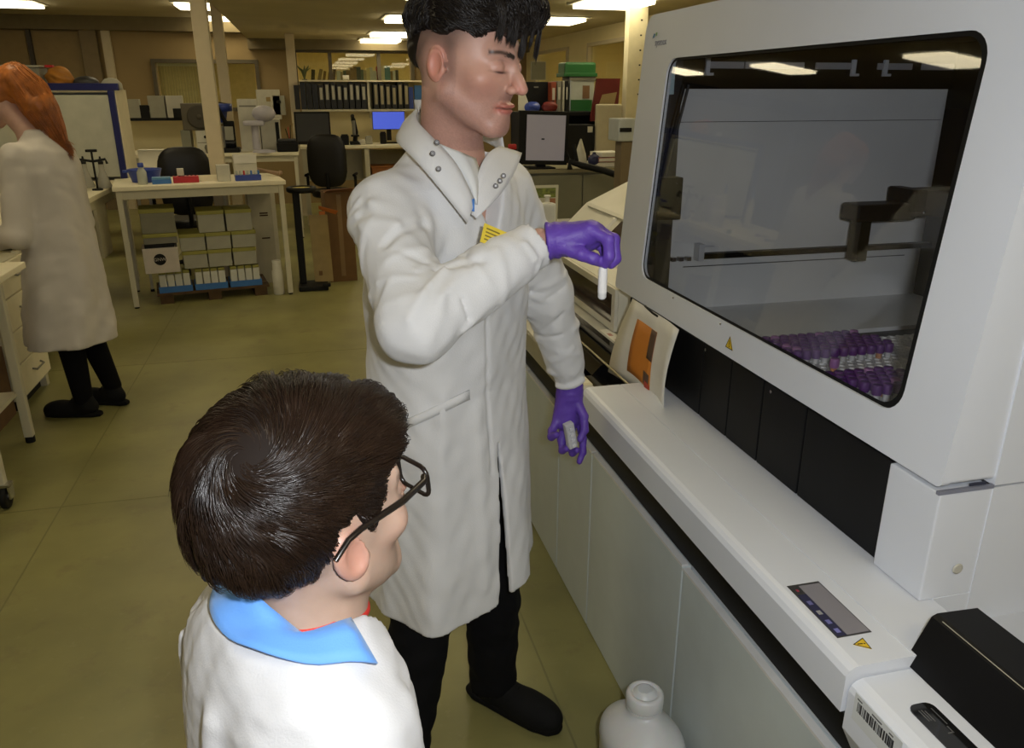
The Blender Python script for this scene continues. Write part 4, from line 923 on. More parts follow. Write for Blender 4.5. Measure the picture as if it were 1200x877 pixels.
# right hand, back of the hand up, fingers curled down and pinching the tube
hF = 1.375; A = lambda u, v, dF=0.: at(u, v, hF+dF)
W0 = RWR+(RWR-REL)/np.linalg.norm(RWR-REL)*.02
palm = [(A(648, 280), A(690, 277, .0), .027, .026), (A(655, 282, -.012), A(694, 272, -.020), .020, .019), (A(655, 280, .012), A(690, 283, .030), .020, .016)]
tubeT = A(707, 309, -.028); 
jts = [([A(690, 268, -.026), A(713, 281, -.040), A(714, 300, -.042), A(709, 309, -.034)], .0115, .0085),     # index
       ([A(694, 268, -.008), A(719, 281, -.014), A(721, 303, -.020), A(716, 316-6, -.022)], .0118, .0088),    # middle
       ([A(692, 272, .010), A(716, 283, .010), A(719, 300, .004), A(712, 308, -.004)], .0112, .0085),        # ring
       ([A(686, 278, .027), A(706, 288, .030), A(710, 301, .024), A(704, 308, .016)], .0100, .0078),         # little
       ([A(662, 290, -.022), A(682, 298, -.036), A(695, 303, -.036), A(704, 307, -.028)], .0130, .0088)]      # thumb
hand('glove', RWR, jts, palm, m_glove, mroot, man, A(690, 290)-.13, A(690, 290)+.13, (A(640, 283), A(660, 281), .0325, .030))
# left hand, hanging, fingers round a small rack
gF = 1.875; A = lambda u, v, dF=0.: at(u, v, gF+dF)
palm = [(A(667, 432), A(668, 458), .028, .028), (A(668, 455), A(664, 490), .027, .030), (A(663, 458), A(656, 494, -.01), .020, .018), (A(672, 460), A(676, 490, .012), .020, .018)]
jts = [([A(654, 490, -.014), A(647, 505, -.030), A(646, 512, -.045), A(652, 510, -.060)], .0118, .0088),
       ([A(662, 496, .004), A(658, 516, -.008), A(659, 528, -.022), A(664, 526, -.036)], .0118, .0088),
       ([A(670, 496, .014), A(668, 518, .008), A(671, 531, -.006), A(676, 528, -.02)], .0114, .0085),
       ([A(679, 492, .018), A(683, 514, .014), A(683, 530, .004), A(679, 541, -.004)], .0112, .0080),
       ([A(676, 470, -.012), A(684, 488, -.030), A(685, 504, -.042), A(680, 515, -.050)], .0130, .0090)]
hand('glove', LWR, jts, palm, m_glove, mroot, man, A(668, 495)-.15, A(668, 495)+.15, (A(667, 437), A(668, 462), .0345, .031))
# tube in the right hand, tube holder in the left
tp = A(0, 0) if False else at(707, 309, hF-.030); tt = thing('sample_tube', 'white labelled sample tube held up in the man\'s purple gloved fingers', 'tube', tuple(tp-np.array([0, 0, .062])))
MB().lathe([(.0050, -.004), (.0074, -.001), (.0076, .050), (.0066, .053)], (0, 0, .004), 16).build('tube_body', mat('tube_white', (.75, .75, .75), .4), tt)
MB().lathe([(.0079, 0), (.0079, .041)], (0, 0, .011), 16).build('label', mat('tube_label_white', (.78, .77, .76), .6), tt)
MB().lathe([(.0066, 0), (.0075, .002), (.0075, .012), (.006, .014)], (0, 0, .056), 16).build('cap', mat('magenta_cap', (.3, .03, .28), .4), tt)
MB().lathe([(.003, -.003), (.0055, 0), (.0055, .004)], (0, 0, .001), 12).build('tube_tip', m_dgrey, tt)
hp_ = at(668, 509, gF-.045); th_ = thing('tube_holder', 'small clear plastic holder gripped in the man\'s lowered left hand', 'holder', tuple(hp_))
m_clr = mat('cloudy_plastic', (.55, .55, .57), .3, var=.1)
mbh = MB().box(-.012, .012, -.009, .009, -.040, .034, r=.003); mbh.build('body', m_clr, th_)
for i in range(4): MB().lathe([(.005, 0), (.0055, .001), (.0055, .003), (.004, .004)], (0, -.009, -.030+i*.017), 10, 1).xf(Matrix.Translation((0, -.004, 0))).build('well', mat('well_white', (.68, .68, .7), .35), th_)
th_.rotation_euler = (.1, -.25, .2)
# ------------------------------------------------------------------ the boy
bF = np.array([.917, .40, 0]); bL = np.array([-.40, .917, 0]); BHC = at(364, 603, .70); BHR = frame((.808, .589), .13, .03); BHS = .985
broot = np.array([BHC[0]-.030, BHC[1]-.014, 0]); BUP = .055; boy = thing('person', 'boy with dark hair and glasses, white coat with blue collar, seen from behind', 'person', tuple(broot))
def cput3(name, mb, m, parent, **k): return cput(name, mb, m, parent, broot, **k)
bz_ = np.array([.45, .60, .80, .90, .97, 1.02, 1.05, 1.075, 1.095, 1.11])+BUP; ba = np.array([.20, .19, .175, .172, .168, .160, .142, .108, .075, .060]); bb_ = np.array([.145, .135, .12, .110, .104, .098, .088, .076, .064, .056])
BSL = broot+bL*.138+np.array([0, 0, .995+BUP]); BSR = broot-bL*.125+np.array([0, 0, .995+BUP])
BEL = BSL+np.array([-.03, .0, -.23])+bF*.02; BER = BSR+np.array([.0, -.02, -.23])-bF*.02; BWL = BEL+bF*.12+np.array([0, 0, -.17]); BWR = BER+bF*.14+np.array([0, 0, -.16])
bridge_ = []
rb_ = np.random.default_rng(21)
for i in range(26):      # long soft folds falling from the shoulders and across the back
    a0 = rb_.uniform(-2.9, 2.9); z0 = rb_.uniform(.90, 1.03)+BUP; pts = []
    for s in np.linspace(0, 1, 5):
        zz = z0-.22*s; a_ = np.interp(zz, bz_, ba); b_ = np.interp(zz, bz_, bb_); aa = a0+.18*s*math.sin(i)
        pts.append(broot+bL*a_*math.cos(aa)+bF*b_*math.sin(aa)+np.array([0, 0, zz]))
    bridge_.append((pts, rb_.uniform(.006, .012), rb_.uniform(.006, .012)*rb_.choice([1, 1, -.4])))
for p0, p1 in (((213, 745, .74), (208, 860, .74)), ((228, 725, .72), (232, 850, .70)), ((250, 725, .69), (262, 870, .65)), ((330, 790, .63), (318, 877, .61)), ((360, 800, .63), (368, 877, .61)), ((395, 805, .65), (425, 877, .63)), ((300, 770, .64), (290, 870, .62))):
    bridge_.append(([at(*p0), (at(*p0)+at(*p1))/2, at(*p1)], .009, .013))
def boycoat(P):
    z = P[:, 2]; qx = P[:, 0]-broot[0]; qy = P[:, 1]-broot[1]; lx = qx*bL[0]+qy*bL[1]; ly = qx*bF[0]+qy*bF[1]; a = np.interp(z, bz_, ba); b = np.interp(z, bz_, bb_)
    k = np.sqrt((np.abs(lx)/a)**2.2+(np.abs(ly)/b)**2.2+1e-9)**(2/2.2); d = ((k-1)*np.minimum(a, b)*.9).astype(np.float32)
    for s_, e_, w_ in ((BSL, BEL, BWL), (BSR, BER, BWR)):
        d = smin(d, cone(P, s_, e_, .056, .050), .03); d = smin(d, cone(P, e_, w_, .050, .042), .02)
    near = d < .04
    if near.any():
        Q = P[near]; e = .0025*vnoise(Q*np.array([1, 1, .4], np.float32), 60, 12)+.001*vnoise(Q, 130, 3)
        e = np.asarray(e, np.float32); add_folds(e, Q, bridge_)
        d[near] -= e
    d = np.maximum(d, .47-z); d = np.maximum(d, -np.maximum(np.maximum(np.abs(lx)-.055*np.clip((z-.985)/.15, 0, 1), -ly+.01), .985-z))
    d = np.maximum(d, z-(1.085+BUP)); return np.maximum(d, -ell(P, broot+np.array([.012, .008, 1.13+BUP]), (.056, .056, .09)))
V, Fq = sdf_mesh(boycoat, broot+[-.30, -.30, .45], broot+[.32, .32, 1.21], .005, slack=2.6); put('school_lab_coat', lap(V, Fq, 1, .4), Fq, m_boycoat, boy, broot)
# turned-down blue collar
NBb = broot+bF*.024
def ringpt(ang, r_l, r_f, z, cf=0.): return NBb+bL*r_l*math.cos(ang)+bF*(cf+r_f*math.sin(ang))+np.array([0, 0, z])
rows = [[], [], [], []]
def coat_top(p):
    zz = np.linspace(1.12, .80, 161)+BUP; q = np.tile(np.array([p[0], p[1], 0.]), (161, 1)); q[:, 2] = zz; i = np.nonzero(boycoat(q.astype(np.float32)) < .004)[0]; return zz[i[0]] if len(i) else .85+BUP
for t in np.linspace(0, 1, 33):
    ang = math.radians(-90-96+212*t); fr_ = abs(t-.5)*2          # 0 at the nape, 1 at the front points
    dz = (-.115 if t < .5 else -.09)*fr_**1.8; wd_ = .100+.020*fr_**2
    rows[0].append(ringpt(ang, .053, .056, BUP+1.118+dz*.8)); rows[1].append(ringpt(ang, .060, .063, BUP+1.132+dz*.85))
    p2 = ringpt(ang, .079, .080, 0.); rows[2].append(np.array([p2[0], p2[1], max(coat_top(p2)+.013, BUP+1.108+dz)])); p3 = ringpt(ang, wd_, wd_*.96, 0.); rows[3].append(np.array([p3[0], p3[1], coat_top(p3)+.009]))
G = smoothgrid(rows, 33, 10); G[:, :, 2] += .002*np.sin(np.arange(33)*.9)[None, :]*np.linspace(0, 1, 10)[:, None]
cput3('collar', MB().sheet(G, .003), mat('blue_collar_cloth', (.13, .36, .86), .7, var=.06, bump=.15, bscale=500, sheen=.2), boy, label='bright blue turned-down collar')
cput3('tee_shirt_neckband', MB().tube([ringpt(math.radians(a), .051, .056, BUP+1.082-.022*math.sin(math.radians(max(0, a if a < 180 else 180-a+0)))) for a in range(-40, 221, 10)], .005, 8), mat('red_cotton', (.65, .03, .02), .7), boy, label='red neckband')
# body: head, neck, trunk, arms, legs
def boy_sdf(P):
    L_ = ((P-BHC.astype(np.float32)) @ BHR.T.astype(np.float32))/BHS; d = head_sdf(L_.astype(np.float32))*BHS
    d = smin(d, cone(P, BHC+(np.array([0, -.025, -.06])*BHS) @ BHR, NBb+np.array([0, 0, 1.06+BUP]), .046, .048), .02)
    d = smin(d, cone(P, NBb+np.array([0, 0, 1.06+BUP]), broot+np.array([0, 0, .90]), .05, .09), .03); d = smin(d, cone(P, broot+np.array([0, 0, .90]), broot+np.array([0, 0, .72]), .09, .10), .03)
    for s_, e_, w_ in ((BSL, BEL, BWL), (BSR, BER, BWR)):
        d = smin(d, cone(P, s_, e_, .036, .032), .03); d = smin(d, cone(P, e_, w_, .032, .022), .01)
    for sg in (-1, 1):
        hp0 = broot+bL*sg*.06; d = smin(d, cone(P, hp0+np.array([0, 0, .70]), hp0+np.array([0, 0, .38]), .062, .044), .03); d = smin(d, cone(P, hp0+np.array([0, 0, .38]), hp0+np.array([0, 0, .08]), .043, .03), .02)
    return d
V, Fq = sdf_mesh(boy_sdf, broot+[-.34, -.34, .03], broot+[.36, .36, 1.50], .008); zc_ = 1.05+BUP
Vh, Fh = sdf_mesh(lambda P: np.maximum(boy_sdf(P), zc_-.012-P[:, 2]), (BHC[0]-.17, BHC[1]-.17, 1.03+BUP), (BHC[0]+.17, BHC[1]+.17, 1.42), .0026)
Fb = Fq[V[Fq][:, :, 2].max(1) < zc_]; Vall = np.vstack([V, Vh]); Fall = np.vstack([Fb, Fh+len(V)]); Lc = ((Vall-BHC) @ BHR.T)/BHS
cc = head_paint(Lc, (.44, .30, .225), 0.); nk = Lc[:, 2] < -.16; cc[nk] = skin_col(Vall[nk], (.45, .32, .25), 4); put('body', Vall, Fall, m_skin, boy, broot, cc)
# hair with a crown whorl
m_hairB = mat('glossy_brown_hair', (.0165, .0085, .0048), .32, var=.25, scale=40, spec=.5)
hy = [-.13, -.085, -.055, -.040, -.034, -.022, 0., .010, .022, .034, .050, .078, .13]; hz = [.0, -.012, -.022, -.022, .004, .031, .034, .006, -.006, .018, .046, .058, .060]
def hair_l(L_):
    d = ell(L_, (0, -.014, .046), (.0845, .106, .107)); d = smin(d, ell(L_, (0, .066, .075), (.066, .044, .040)), .03); d = smin(d, ell(L_, (0, -.078, .0), (.060, .028, .045)), .03)
    return smax(d, np.interp(L_[:, 1], hy, hz).astype(np.float32)-L_[:, 2], .010)
def hairB(P):
    L_ = (((P-BHC.astype(np.float32)) @ BHR.T.astype(np.float32))/BHS).astype(np.float32); return hair_l(L_)*BHS+.0015
Vc, Fc = sdf_mesh(hairB, BHC-.17, BHC+.17, .0035, slack=2.8); bh = put('hair', Vc, Fc, mat('scalp_hair_base', (.010, .006, .004), .75, spec=.15), boy, broot)
wq, _n = snap_to(hairB, None, at(289, 534, .58)); wl = ((wq-BHC) @ BHR.T)/BHS; hc = np.array([0, -.012, .03]); wd = (wl-hc)/np.linalg.norm(wl-hc)
r = np.random.default_rng(8); n_ = 15000; D = r.normal(size=(n_*2, 3)); D /= np.linalg.norm(D, axis=1, keepdims=True)
Rd = march(hair_l, hc, D, .02, .2, 12); Q = hc+D*Rd[:, None]; lowz = np.interp(Q[:, 1], hy, hz); D = D[(Q[:, 2] > lowz+.006) & (D @ wd < .9996)][:n_]; n_ = len(D)
cl = D+0; nc = 520; cc_ = D[:nc]; ci = np.argmax(D @ cc_.T, 1)                       # clumps
cur = D.copy(); lift = r.uniform(-.0015, .0022, n_)+.0034*r.normal(size=nc)[ci]; L0 = r.uniform(.030, .060, n_); pth = []
for k in range(8):
    Rd = march(hair_l, hc, cur, .02, .2, 10); s = k/7; p = hc+cur*(Rd-.002+lift*(.25+s)+.003*np.sin(s*2.6))[:, None]; pth.append(p)
    cw = np.clip(cur @ wd, -1, 1); ang = np.arccos(cw); rad = cur*cw[:, None]-wd; rad /= np.linalg.norm(rad, axis=1, keepdims=True)+1e-6
    tan = -np.cross(cur, rad); ph = np.interp(ang, [0, .25, .6, 1.2, 2.2], [1.25, 1.0, .70, .42, .12]); fw = rad*np.cos(ph)[:, None]+tan*np.sin(ph)[:, None]
    down = np.array([0, .0, -1.])-cur*(-cur[:, 2:3]); wdn = np.clip((.25-cur[:, 2])*1.2, 0, .8)[:, None]; fw = fw*(1-wdn)+down*wdn
    at_c = cc_[ci]; fw = fw+.16*r.normal(size=nc)[ci][:, None]*tan; fw -= cur*(fw*cur).sum(1, keepdims=True); fw /= np.linalg.norm(fw, axis=1, keepdims=True)+1e-6
    cur = cur+fw*(L0/7/np.maximum(Rd, .05))[:, None]; cur /= np.linalg.norm(cur, axis=1, keepdims=True)
pth = np.stack(pth, 1); pth = (pth*BHS) @ BHR+BHC-broot
st = strands('strands', pth, r.uniform(.00035, .00075, n_), m_hairB, bh); st['kind'] = 'stuff'
# glasses
def G_(p): return tuple((np.asarray(p, float)*BHS) @ BHR+BHC)
m_spec = mat('tortoise_frame', (.012, .008, .006), .3, var=.5, scale=60)
gl = cput3('glasses', MB().tube([G_(p) for p in ((-.011, .112, .006), (-.005, .1155, .009), (.005, .1155, .009), (.011, .112, .006))], .0022), m_spec, boy, label='dark tortoiseshell glasses')
for sg in (-1, 1):
    rim = []
    for (x, z) in rrect(.010, .058, -.020, .016, .010, 3): rim.append(G_((sg*x, .113-.22*max(0, x-.02)**1.3, z)))
    cput3('rim', MB().tube(rim+rim[:1], .0026, 6), m_spec, gl)
    cput3('lens', MB().add(rim, [list(range(len(rim)))]), pane_mat('lens_glass', (.95, .95, .95)), gl)
    cput3('temple', MB().tube([G_(p) for p in ((sg*.058, .1055, .010), (sg*.066, .098, .011), (sg*.075, .06, .012), (sg*.082, .0, .018), (sg*.0855, -.018, .018), (sg*.086, -.036, .006))], [.0034, .0036, .0036, .0032, .003, .0026], 8), m_spec, gl)
# trousers and shoes (below the picture edge)
def btr(P):
    d = None
    for sg in (-1, 1):
        h0 = broot+bL*sg*.06; e = smin(cone(P, h0+np.array([0, 0, .74]), h0+np.array([0, 0, .38]), .078, .06), cone(P, h0+np.array([0, 0, .38]), h0+np.array([0, 0, .09]), .06, .052), .02); d = e if d is None else smin(d, e, .01)
    return np.maximum(d-.002*vnoise(P, 40, 3), .06-P[:, 2])
V, Fq = sdf_mesh(btr, broot+[-.22, -.22, .04], broot+[.22, .22, .85], .010); put('trousers', V, Fq, m_trou, boy, broot)
for sg in (-1, 1): shoe(broot+bL*sg*.065, bF, boy, broot, s=.8)
for nm, w_, e_ in (('hand', BWL, BEL), ('hand', BWR, BER)):
    ax = (w_-e_)/np.linalg.norm(w_-e_); sd = np.cross(ax, bF); sd /= np.linalg.norm(sd); b0 = w_+ax*.0; k1 = w_+ax*.055
    jt = [([k1+sd*o, k1+sd*o*1.1+ax*ln*.5, k1+sd*o*1.1+ax*ln*.8+bF*.012, k1+sd*o*1.1+ax*ln+bF*.028], .0085, .0062) for o, ln in ((-.024, .052), (-.008, .062), (.008, .058), (.023, .046))]+[([b0+ax*.015+bF*.014, b0+ax*.035+bF*.034, b0+ax*.058+bF*.040], .0105, .0075)]
    def hfn(P, jt=jt, b0=b0, k1=k1, sd=sd):
        d = smin(cone(P, b0-sd*.012, k1-sd*.016, .018, .013), cone(P, b0+sd*.012, k1+sd*.016, .018, .013), .02)
        for ch, r0, r1 in jt:
            for i in range(len(ch)-1): d = smin(d, cone(P, ch[i], ch[i+1], r0, r1), .004)
        return d
    V, Fq = sdf_mesh(hfn, w_-.15, w_+.15, .004); put('hand', V, Fq, m_skin, boy, broot, skin_col(V, (.45, .32, .25), 5))
# ------------------------------------------------------------------ the woman at the left bench
wF = 3.98; wroot = np.array([*at(82, 480, 4.12)[:2], 0.]); wo = thing('person', 'red haired woman in a white lab coat working at the left bench', 'person', tuple(wroot))
fdir = -np.array([CY, -SY, 0])*.96+np.array([SY, CY, 0])*.28; fdir /= np.linalg.norm(fdir); ldir = np.array([-fdir[1], fdir[0], 0])
A = lambda u, v, s=0.: at(u, v, wF)+ldir*s
sh_, wa_, hp_w, kn_ = A(50, 170), A(66, 245), A(72, 300), A(84, 398)
wz = np.array([kn_[2], .62, hp_w[2], wa_[2], sh_[2]-.12, sh_[2]-.03, sh_[2]+.05, sh_[2]+.10]); wz[1] = (wz[0]+wz[2])/2; wax = np.array([.225, .205, .18, .155, .160, .135, .085, .06]); wbx = np.array([.215, .19, .165, .14, .135, .12, .07, .055])
wcx = np.interp(wz, [kn_[2], hp_w[2], wa_[2], sh_[2]], [kn_[0], hp_w[0], wa_[0], sh_[0]]); wcy = np.interp(wz, [kn_[2], hp_w[2], wa_[2], sh_[2]], [kn_[1], hp_w[1], wa_[1], sh_[1]])
def wcoat(P):
    z = P[:, 2]; qx = P[:, 0]-np.interp(z, wz, wcx); qy = P[:, 1]-np.interp(z, wz, wcy); lx = qx*ldir[0]+qy*ldir[1]; ly = qx*fdir[0]+qy*fdir[1]; a = np.interp(z, wz, wax); b = np.interp(z, wz, wbx)
    th_ = np.arctan2(ly, lx); k = np.sqrt((lx/a)**2+(ly/b)**2+1e-9); d = ((k-1)*np.minimum(a, b)*.9-.010*np.clip((1.05-z)/.5, 0, 1)*np.sin(th_*6+z*3)).astype(np.float32)
    for sg in (1, -1):
        s_, e_, w_ = A(46, 182, .14*sg), A(60, 268, .20*sg), A(-14, 282, .12*sg); d = smin(d, cone(P, s_, e_, .066, .062), .03); d = smin(d, cone(P, e_, w_, .060, .045), .02)
    d = d-.006*vnoise(P*np.array([1, 1, .8], np.float32), 30, 5)-.003*vnoise(P, 60, 6)
    return np.maximum(np.maximum(d, kn_[2]-z), z-(sh_[2]+.075))
V, Fq = sdf_mesh(wcoat, wroot+[-.75, -.5, .4], wroot+[.40, .6, 1.62], .011); put('lab_coat', lap(V, Fq, 1), Fq, m_womancoat, wo, wroot)
WHC = A(-3, 117); WHR = frame((fdir[0], fdir[1]), -.35)
def wbody(P):
    L_ = ((P-WHC.astype(np.float32)) @ WHR.T.astype(np.float32)).astype(np.float32)*1.03; d = head_sdf(L_); d = smin(d, cone(P, WHC+np.array([0, -.03, -.05]) @ WHR, A(44, 165), .05, .055), .02)
    d = smin(d, cone(P, A(44, 168), hp_w, .08, .10), .03)
    for sg in (1, -1):
        d = smin(d, cone(P, A(46, 182, .14*sg), A(60, 268, .19*sg), .04, .036), .02); d = smin(d, cone(P, A(60, 268, .19*sg), A(-28, 284, .11*sg), .036, .026), .01)
    for a, b in ((A(92, 400, .06), at(99, 468, 3.93)), (A(92, 400, -.07), at(131, 448, 4.1))):
        d = smin(d, cone(P, hp_w, a, .09, .058), .03); d = smin(d, cone(P, a, b, .058, .042), .02)
    return d
V, Fq = sdf_mesh(wbody, wroot+[-.8, -.6, .05], wroot+[.5, .7, 1.85], .008)
Lc = ((V-WHC) @ WHR.T)*1.03; cc = head_paint(Lc, (.55, .34, .27), 0.); lo_ = V[:, 2] < .72; cc[lo_] = (.004, .004, .005); put('body', V, Fq, m_skin, wo, wroot, cc)
m_tights = mat('black_tights', (.005, .005, .006), .9, spec=.1)
def tights(P):
    d = None
    for a, b in ((A(92, 395, .06), at(99, 472, 3.93)), (A(92, 395, -.07), at(132, 452, 4.1))):
        e = smin(cone(P, hp_w, a, .10, .066), cone(P, a, b, .066, .046), .02); d = e if d is None else np.minimum(d, e)
    return np.maximum(d, P[:, 2]-.8)
V, Fq = sdf_mesh(tights, wroot+[-.5, -.5, .02], wroot+[.5, .5, .85], .009); put('tights', V, Fq, m_tights, wo, wroot)
s1 = at(98, 470, 3.93); s2 = at(131, 455, 4.1)
shoe((s1[0], s1[1]), (fdir[0]-.05, fdir[1]-.25), wo, wroot); shoe((s2[0], s2[1]), (fdir[0], fdir[1]-.1), wo, wroot)
m_red = mat('red_hair', (.40, .125, .022), .45, var=.35, scale=30)
def whair(P):
    L_ = ((P-WHC.astype(np.float32)) @ WHR.T.astype(np.float32)).astype(np.float32); d = ell(L_, (0, -.022, .04), (.085, .102, .09)); d = smax(d, np.interp(L_[:, 1], [-.1, -.02, .02, .05, .1], [-.10, -.085, -.03, .045, .06]).astype(np.float32)-L_[:, 2], .01)
    d = smin(d, cone(P, A(18, 92), A(44, 122), .07, .075), .04); d = smin(d, cone(P, A(44, 122), A(64, 158), .072, .045), .03); d = smin(d, cone(P, A(66, 160), A(80, 178), .042, .010), .02)
    return d-.004*vnoise(P*np.array([1, 1, .4], np.float32), 120, 2)
V, Fq = sdf_mesh(whair, WHC-.2, WHC+[.45, .3, .25], .006); whh = put('hair', V, Fq, m_red, wo, wroot)
r = np.random.default_rng(4); paths = []
for i in range(900):
    o = r.normal(0, .018, 3); rr = r.normal(0, 1, 3); rr /= np.linalg.norm(rr); k = np.array([.060, .078, .075, .055, .035, .014])*r.uniform(.8, 1.06)
    paths.append([p+rr*kk for p, kk in zip((A(18, 88), A(36, 108), A(49, 130), A(62, 152), A(71, 167), A(82+r.normal(0, 2), 180+r.normal(0, 5))), k)])
ws = strands('strands', np.array(paths)-wroot, r.uniform(.0012, .0028, 900), m_red, whh); ws['kind'] = 'stuff'
# bare hands of the woman with blue and purple tubes in front
for sg in (1, -1):
    b0 = A(-20, 283, .115*sg); jt = [([b0+fdir*.06+ldir*o, b0+fdir*.10+ldir*o, b0+fdir*.13+ldir*o*.8-np.array([0, 0, .02])], .010, .007) for o in (-.03, -.01, .01, .03)]+[([b0+fdir*.02-ldir*.03*sg, b0+fdir*.06-ldir*.05*sg, b0+fdir*.09-ldir*.045*sg], .012, .008)]
    def hfn(P, jt=jt, b0=b0):
        d = smin(cone(P, b0-ldir*.015, b0+fdir*.06-ldir*.02, .022, .015), cone(P, b0+ldir*.015, b0+fdir*.06+ldir*.02, .022, .015), .02)
        for ch, r0, r1 in jt:
            for i in range(len(ch)-1): d = smin(d, cone(P, ch[i], ch[i+1], r0, r1), .005)
        return d
    V, Fq = sdf_mesh(hfn, b0-.2, b0+.2, .006); put('glove', V, Fq, m_glove, wo, wroot)
# ================================================================== background furniture and clutter
def ray_(u, v):
    a = (u-600)/FPX; b = (438.5-v)/FPX; F = CP+b*SP; return np.array([F*SY+a*CY, F*CY-a*SY, b*CP-SP])
def yat(u, v, Y): r_ = ray_(u, v); return r_*Y/r_[1]+np.array([0, 0, CAMH])
def zat(u, v, Z): r_ = ray_(u, v); return r_*(Z-CAMH)/r_[2]+np.array([0, 0, CAMH])
m_top = mat('bench_top_cream', (.84, .77, .56), .4, var=.05); m_leg = mat('bench_leg_cream', (.58, .54, .40), .5, var=.05)
m_olive = mat('olive_lid', (.30, .28, .05), .5); m_bxgrey = mat('grey_box_card', (.36, .35, .28), .7); m_bxwhite = mat('white_card', (.58, .56, .47), .7)
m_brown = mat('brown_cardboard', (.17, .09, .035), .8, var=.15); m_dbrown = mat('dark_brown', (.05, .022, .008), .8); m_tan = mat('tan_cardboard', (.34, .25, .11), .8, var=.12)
m_bk = mat('matt_black', (.006, .006, .006), .6, spec=.25); m_blue = mat('blue_plastic', (.03, .06, .32), .4); m_blue2 = mat('bright_blue_plastic', (.04, .16, .45), .4)
m_redp = mat('red_plastic', (.45, .012, .015), .4); m_navy = mat('navy_frame', (.008, .012, .10), .35); m_pal = mat('pallet_wood', (.09, .05, .02), .85, var=.3)
m_screen = mat('grey_screen', (.30, .28, .30), .3, emit=(.55, .5, .55), estr=.12, var=.02); m_grn = mat('green_plastic', (.012, .10, .02), .45); m_clear = mat('clear_plastic', (.42, .44, .38), .25, var=.1)
m_gcab = mat('grey_cabinet', (.21, .205, .145), .5, var=.05); m_lil = mat('lilac_plastic', (.48, .46, .52), .4); m_grey = mat('mid_grey_plastic', (.2, .19, .15), .55)
def T(name, label, cat, loc, rz=0., group=None): return thing(name, label, cat, tuple(loc), rz, group)
def table(name, label, loc, rz, w, d, h, leg=.04, shelf=None):
    t = T(name, label, 'bench', loc, rz); B('table_top', m_top, t, -.02, w+.02, -.02, d+.02, h-.035, h, r=.006)
    B('apron', m_leg, t, leg, w-leg, .005, .025, h-.10, h-.035); B('apron', m_leg, t, leg, w-leg, d-.025, d-.005, h-.10, h-.035)
    for x in (0, w-leg):
        B('apron', m_leg, t, x+.005, x+leg-.01, leg, d-leg, h-.10, h-.035)
        for y in (0, d-leg):
            l = B('leg', m_leg, t, x, x+leg, y, y+leg, .012, h-.035, r=.003); MB().cyl((x+leg/2, y+leg/2, 0), leg*.45, .014, 10).build('leg_foot', m_bk, l)
    return t
TR = math.radians(9.6); TO = np.array([-1.45, 6.69, 0]); TH = .955
table('bench_table', 'cream bench table with stored boxes beneath, left of centre', TO, TR, 1.245, .66, TH)
def tp(lx, ly, z): return (TO[0]+lx*math.cos(TR)-ly*math.sin(TR), TO[1]+lx*math.sin(TR)+ly*math.cos(TR), z)
# on the table
t = T('basin', 'blue plastic basin at the left end of the cream bench table', 'basin', tp(.22, .32, TH), TR)
MB().lathe([(.10, 0), (.125, .09), (.13, .10), (.12, .10), (.095, .01)], n=20).build('bowl', m_blue, t); B('handle', m_blue, t, -.16, -.12, -.03, .03, .075, .095, r=.006)
t = T('bottle', 'clear bottle with a blue screw cap on the bench table', 'bottle', tp(.20, .12, TH), TR)
MB().lathe([(.034, 0), (.036, .01), (.036, .09), (.02, .12), (.016, .13)], n=16).build('glass_body', m_clear, t); MB().lathe([(.022, 0), (.022, .028), (.018, .032)], (0, 0, .13), 14).build('screw_cap', m_blue, t)
t = T('tip_box', 'flat light blue tip box beside the red rack', 'box', tp(.335, .12, TH), TR); B('base', m_blue2, t, -.07, .07, -.05, .05, 0, .035, r=.004); B('lid', mat('pale_blue', (.10, .26, .45), .4), t, -.068, .068, -.048, .048, .035, .05, r=.004)
t = T('tube_rack', 'bright red tube rack on the bench table', 'rack', tp(.515, .14, TH), TR); B('body', m_redp, t, -.095, .095, -.05, .05, 0, .05, r=.005)
for i in range(6): MB().lathe([(.008, 0), (.008, .004), (.005, .004)], (-.075+i*.03, 0, .05), 8).build('socket', m_dbrown, t)
t = T('carton', 'tiny white carton standing on the red rack', 'carton', tp(.48, .14, TH+.0555), TR); B('body', m_bxwhite, t, -.025, .025, -.02, .02, 0, .05, r=.002); B('flap', m_paper, t, -.025, .025, -.02, .02, .05, .053)
t = T('tray', 'shallow pale tray right of the red rack', 'tray', tp(.70, .28, TH), TR)
B('bottom', m_top, t, -.11, .11, -.1, .1, 0, .006); [B('rim', m_top, t, *q) for q in ((-.11, .11, -.1, -.094, .006, .03), (-.11, .11, .094, .1, .006, .03), (-.11, -.104, -.094, .094, .006, .03), (.104, .11, -.094, .094, .006, .03))]
t = T('carton', 'cream upright carton in the middle of the bench table', 'carton', tp(.80, .12, TH), TR); B('body', m_bxwhite, t, -.05, .05, -.04, .04, 0, .125, r=.003); B('flap', m_paper, t, -.05, .05, -.04, .04, .125, .129)
t = T('carton', 'tall pale carton behind the blue tube rack', 'carton', tp(.995, .36, TH), TR); B('body', m_bxwhite, t, -.09, .09, -.06, .06, 0, .19, r=.003); B('flap', m_paper, t, -.09, .09, -.064, -.06, .12, .185)
t = T('tube_rack', 'blue tube rack at the right end of the bench table', 'rack', tp(.985, .10, TH), TR); B('body', m_blue, t, -.10, .10, -.04, .04, 0, .045, r=.004)
for i in range(7): MB().lathe([(.008, 0), (.008, .03), (.004, .034)], (-.084+i*.028, -.005, .045), 8).build('tube_top', (m_clear, m_redp, m_blue2)[(0, 0, 1, 0, 2, 0, 2)[i]], t)
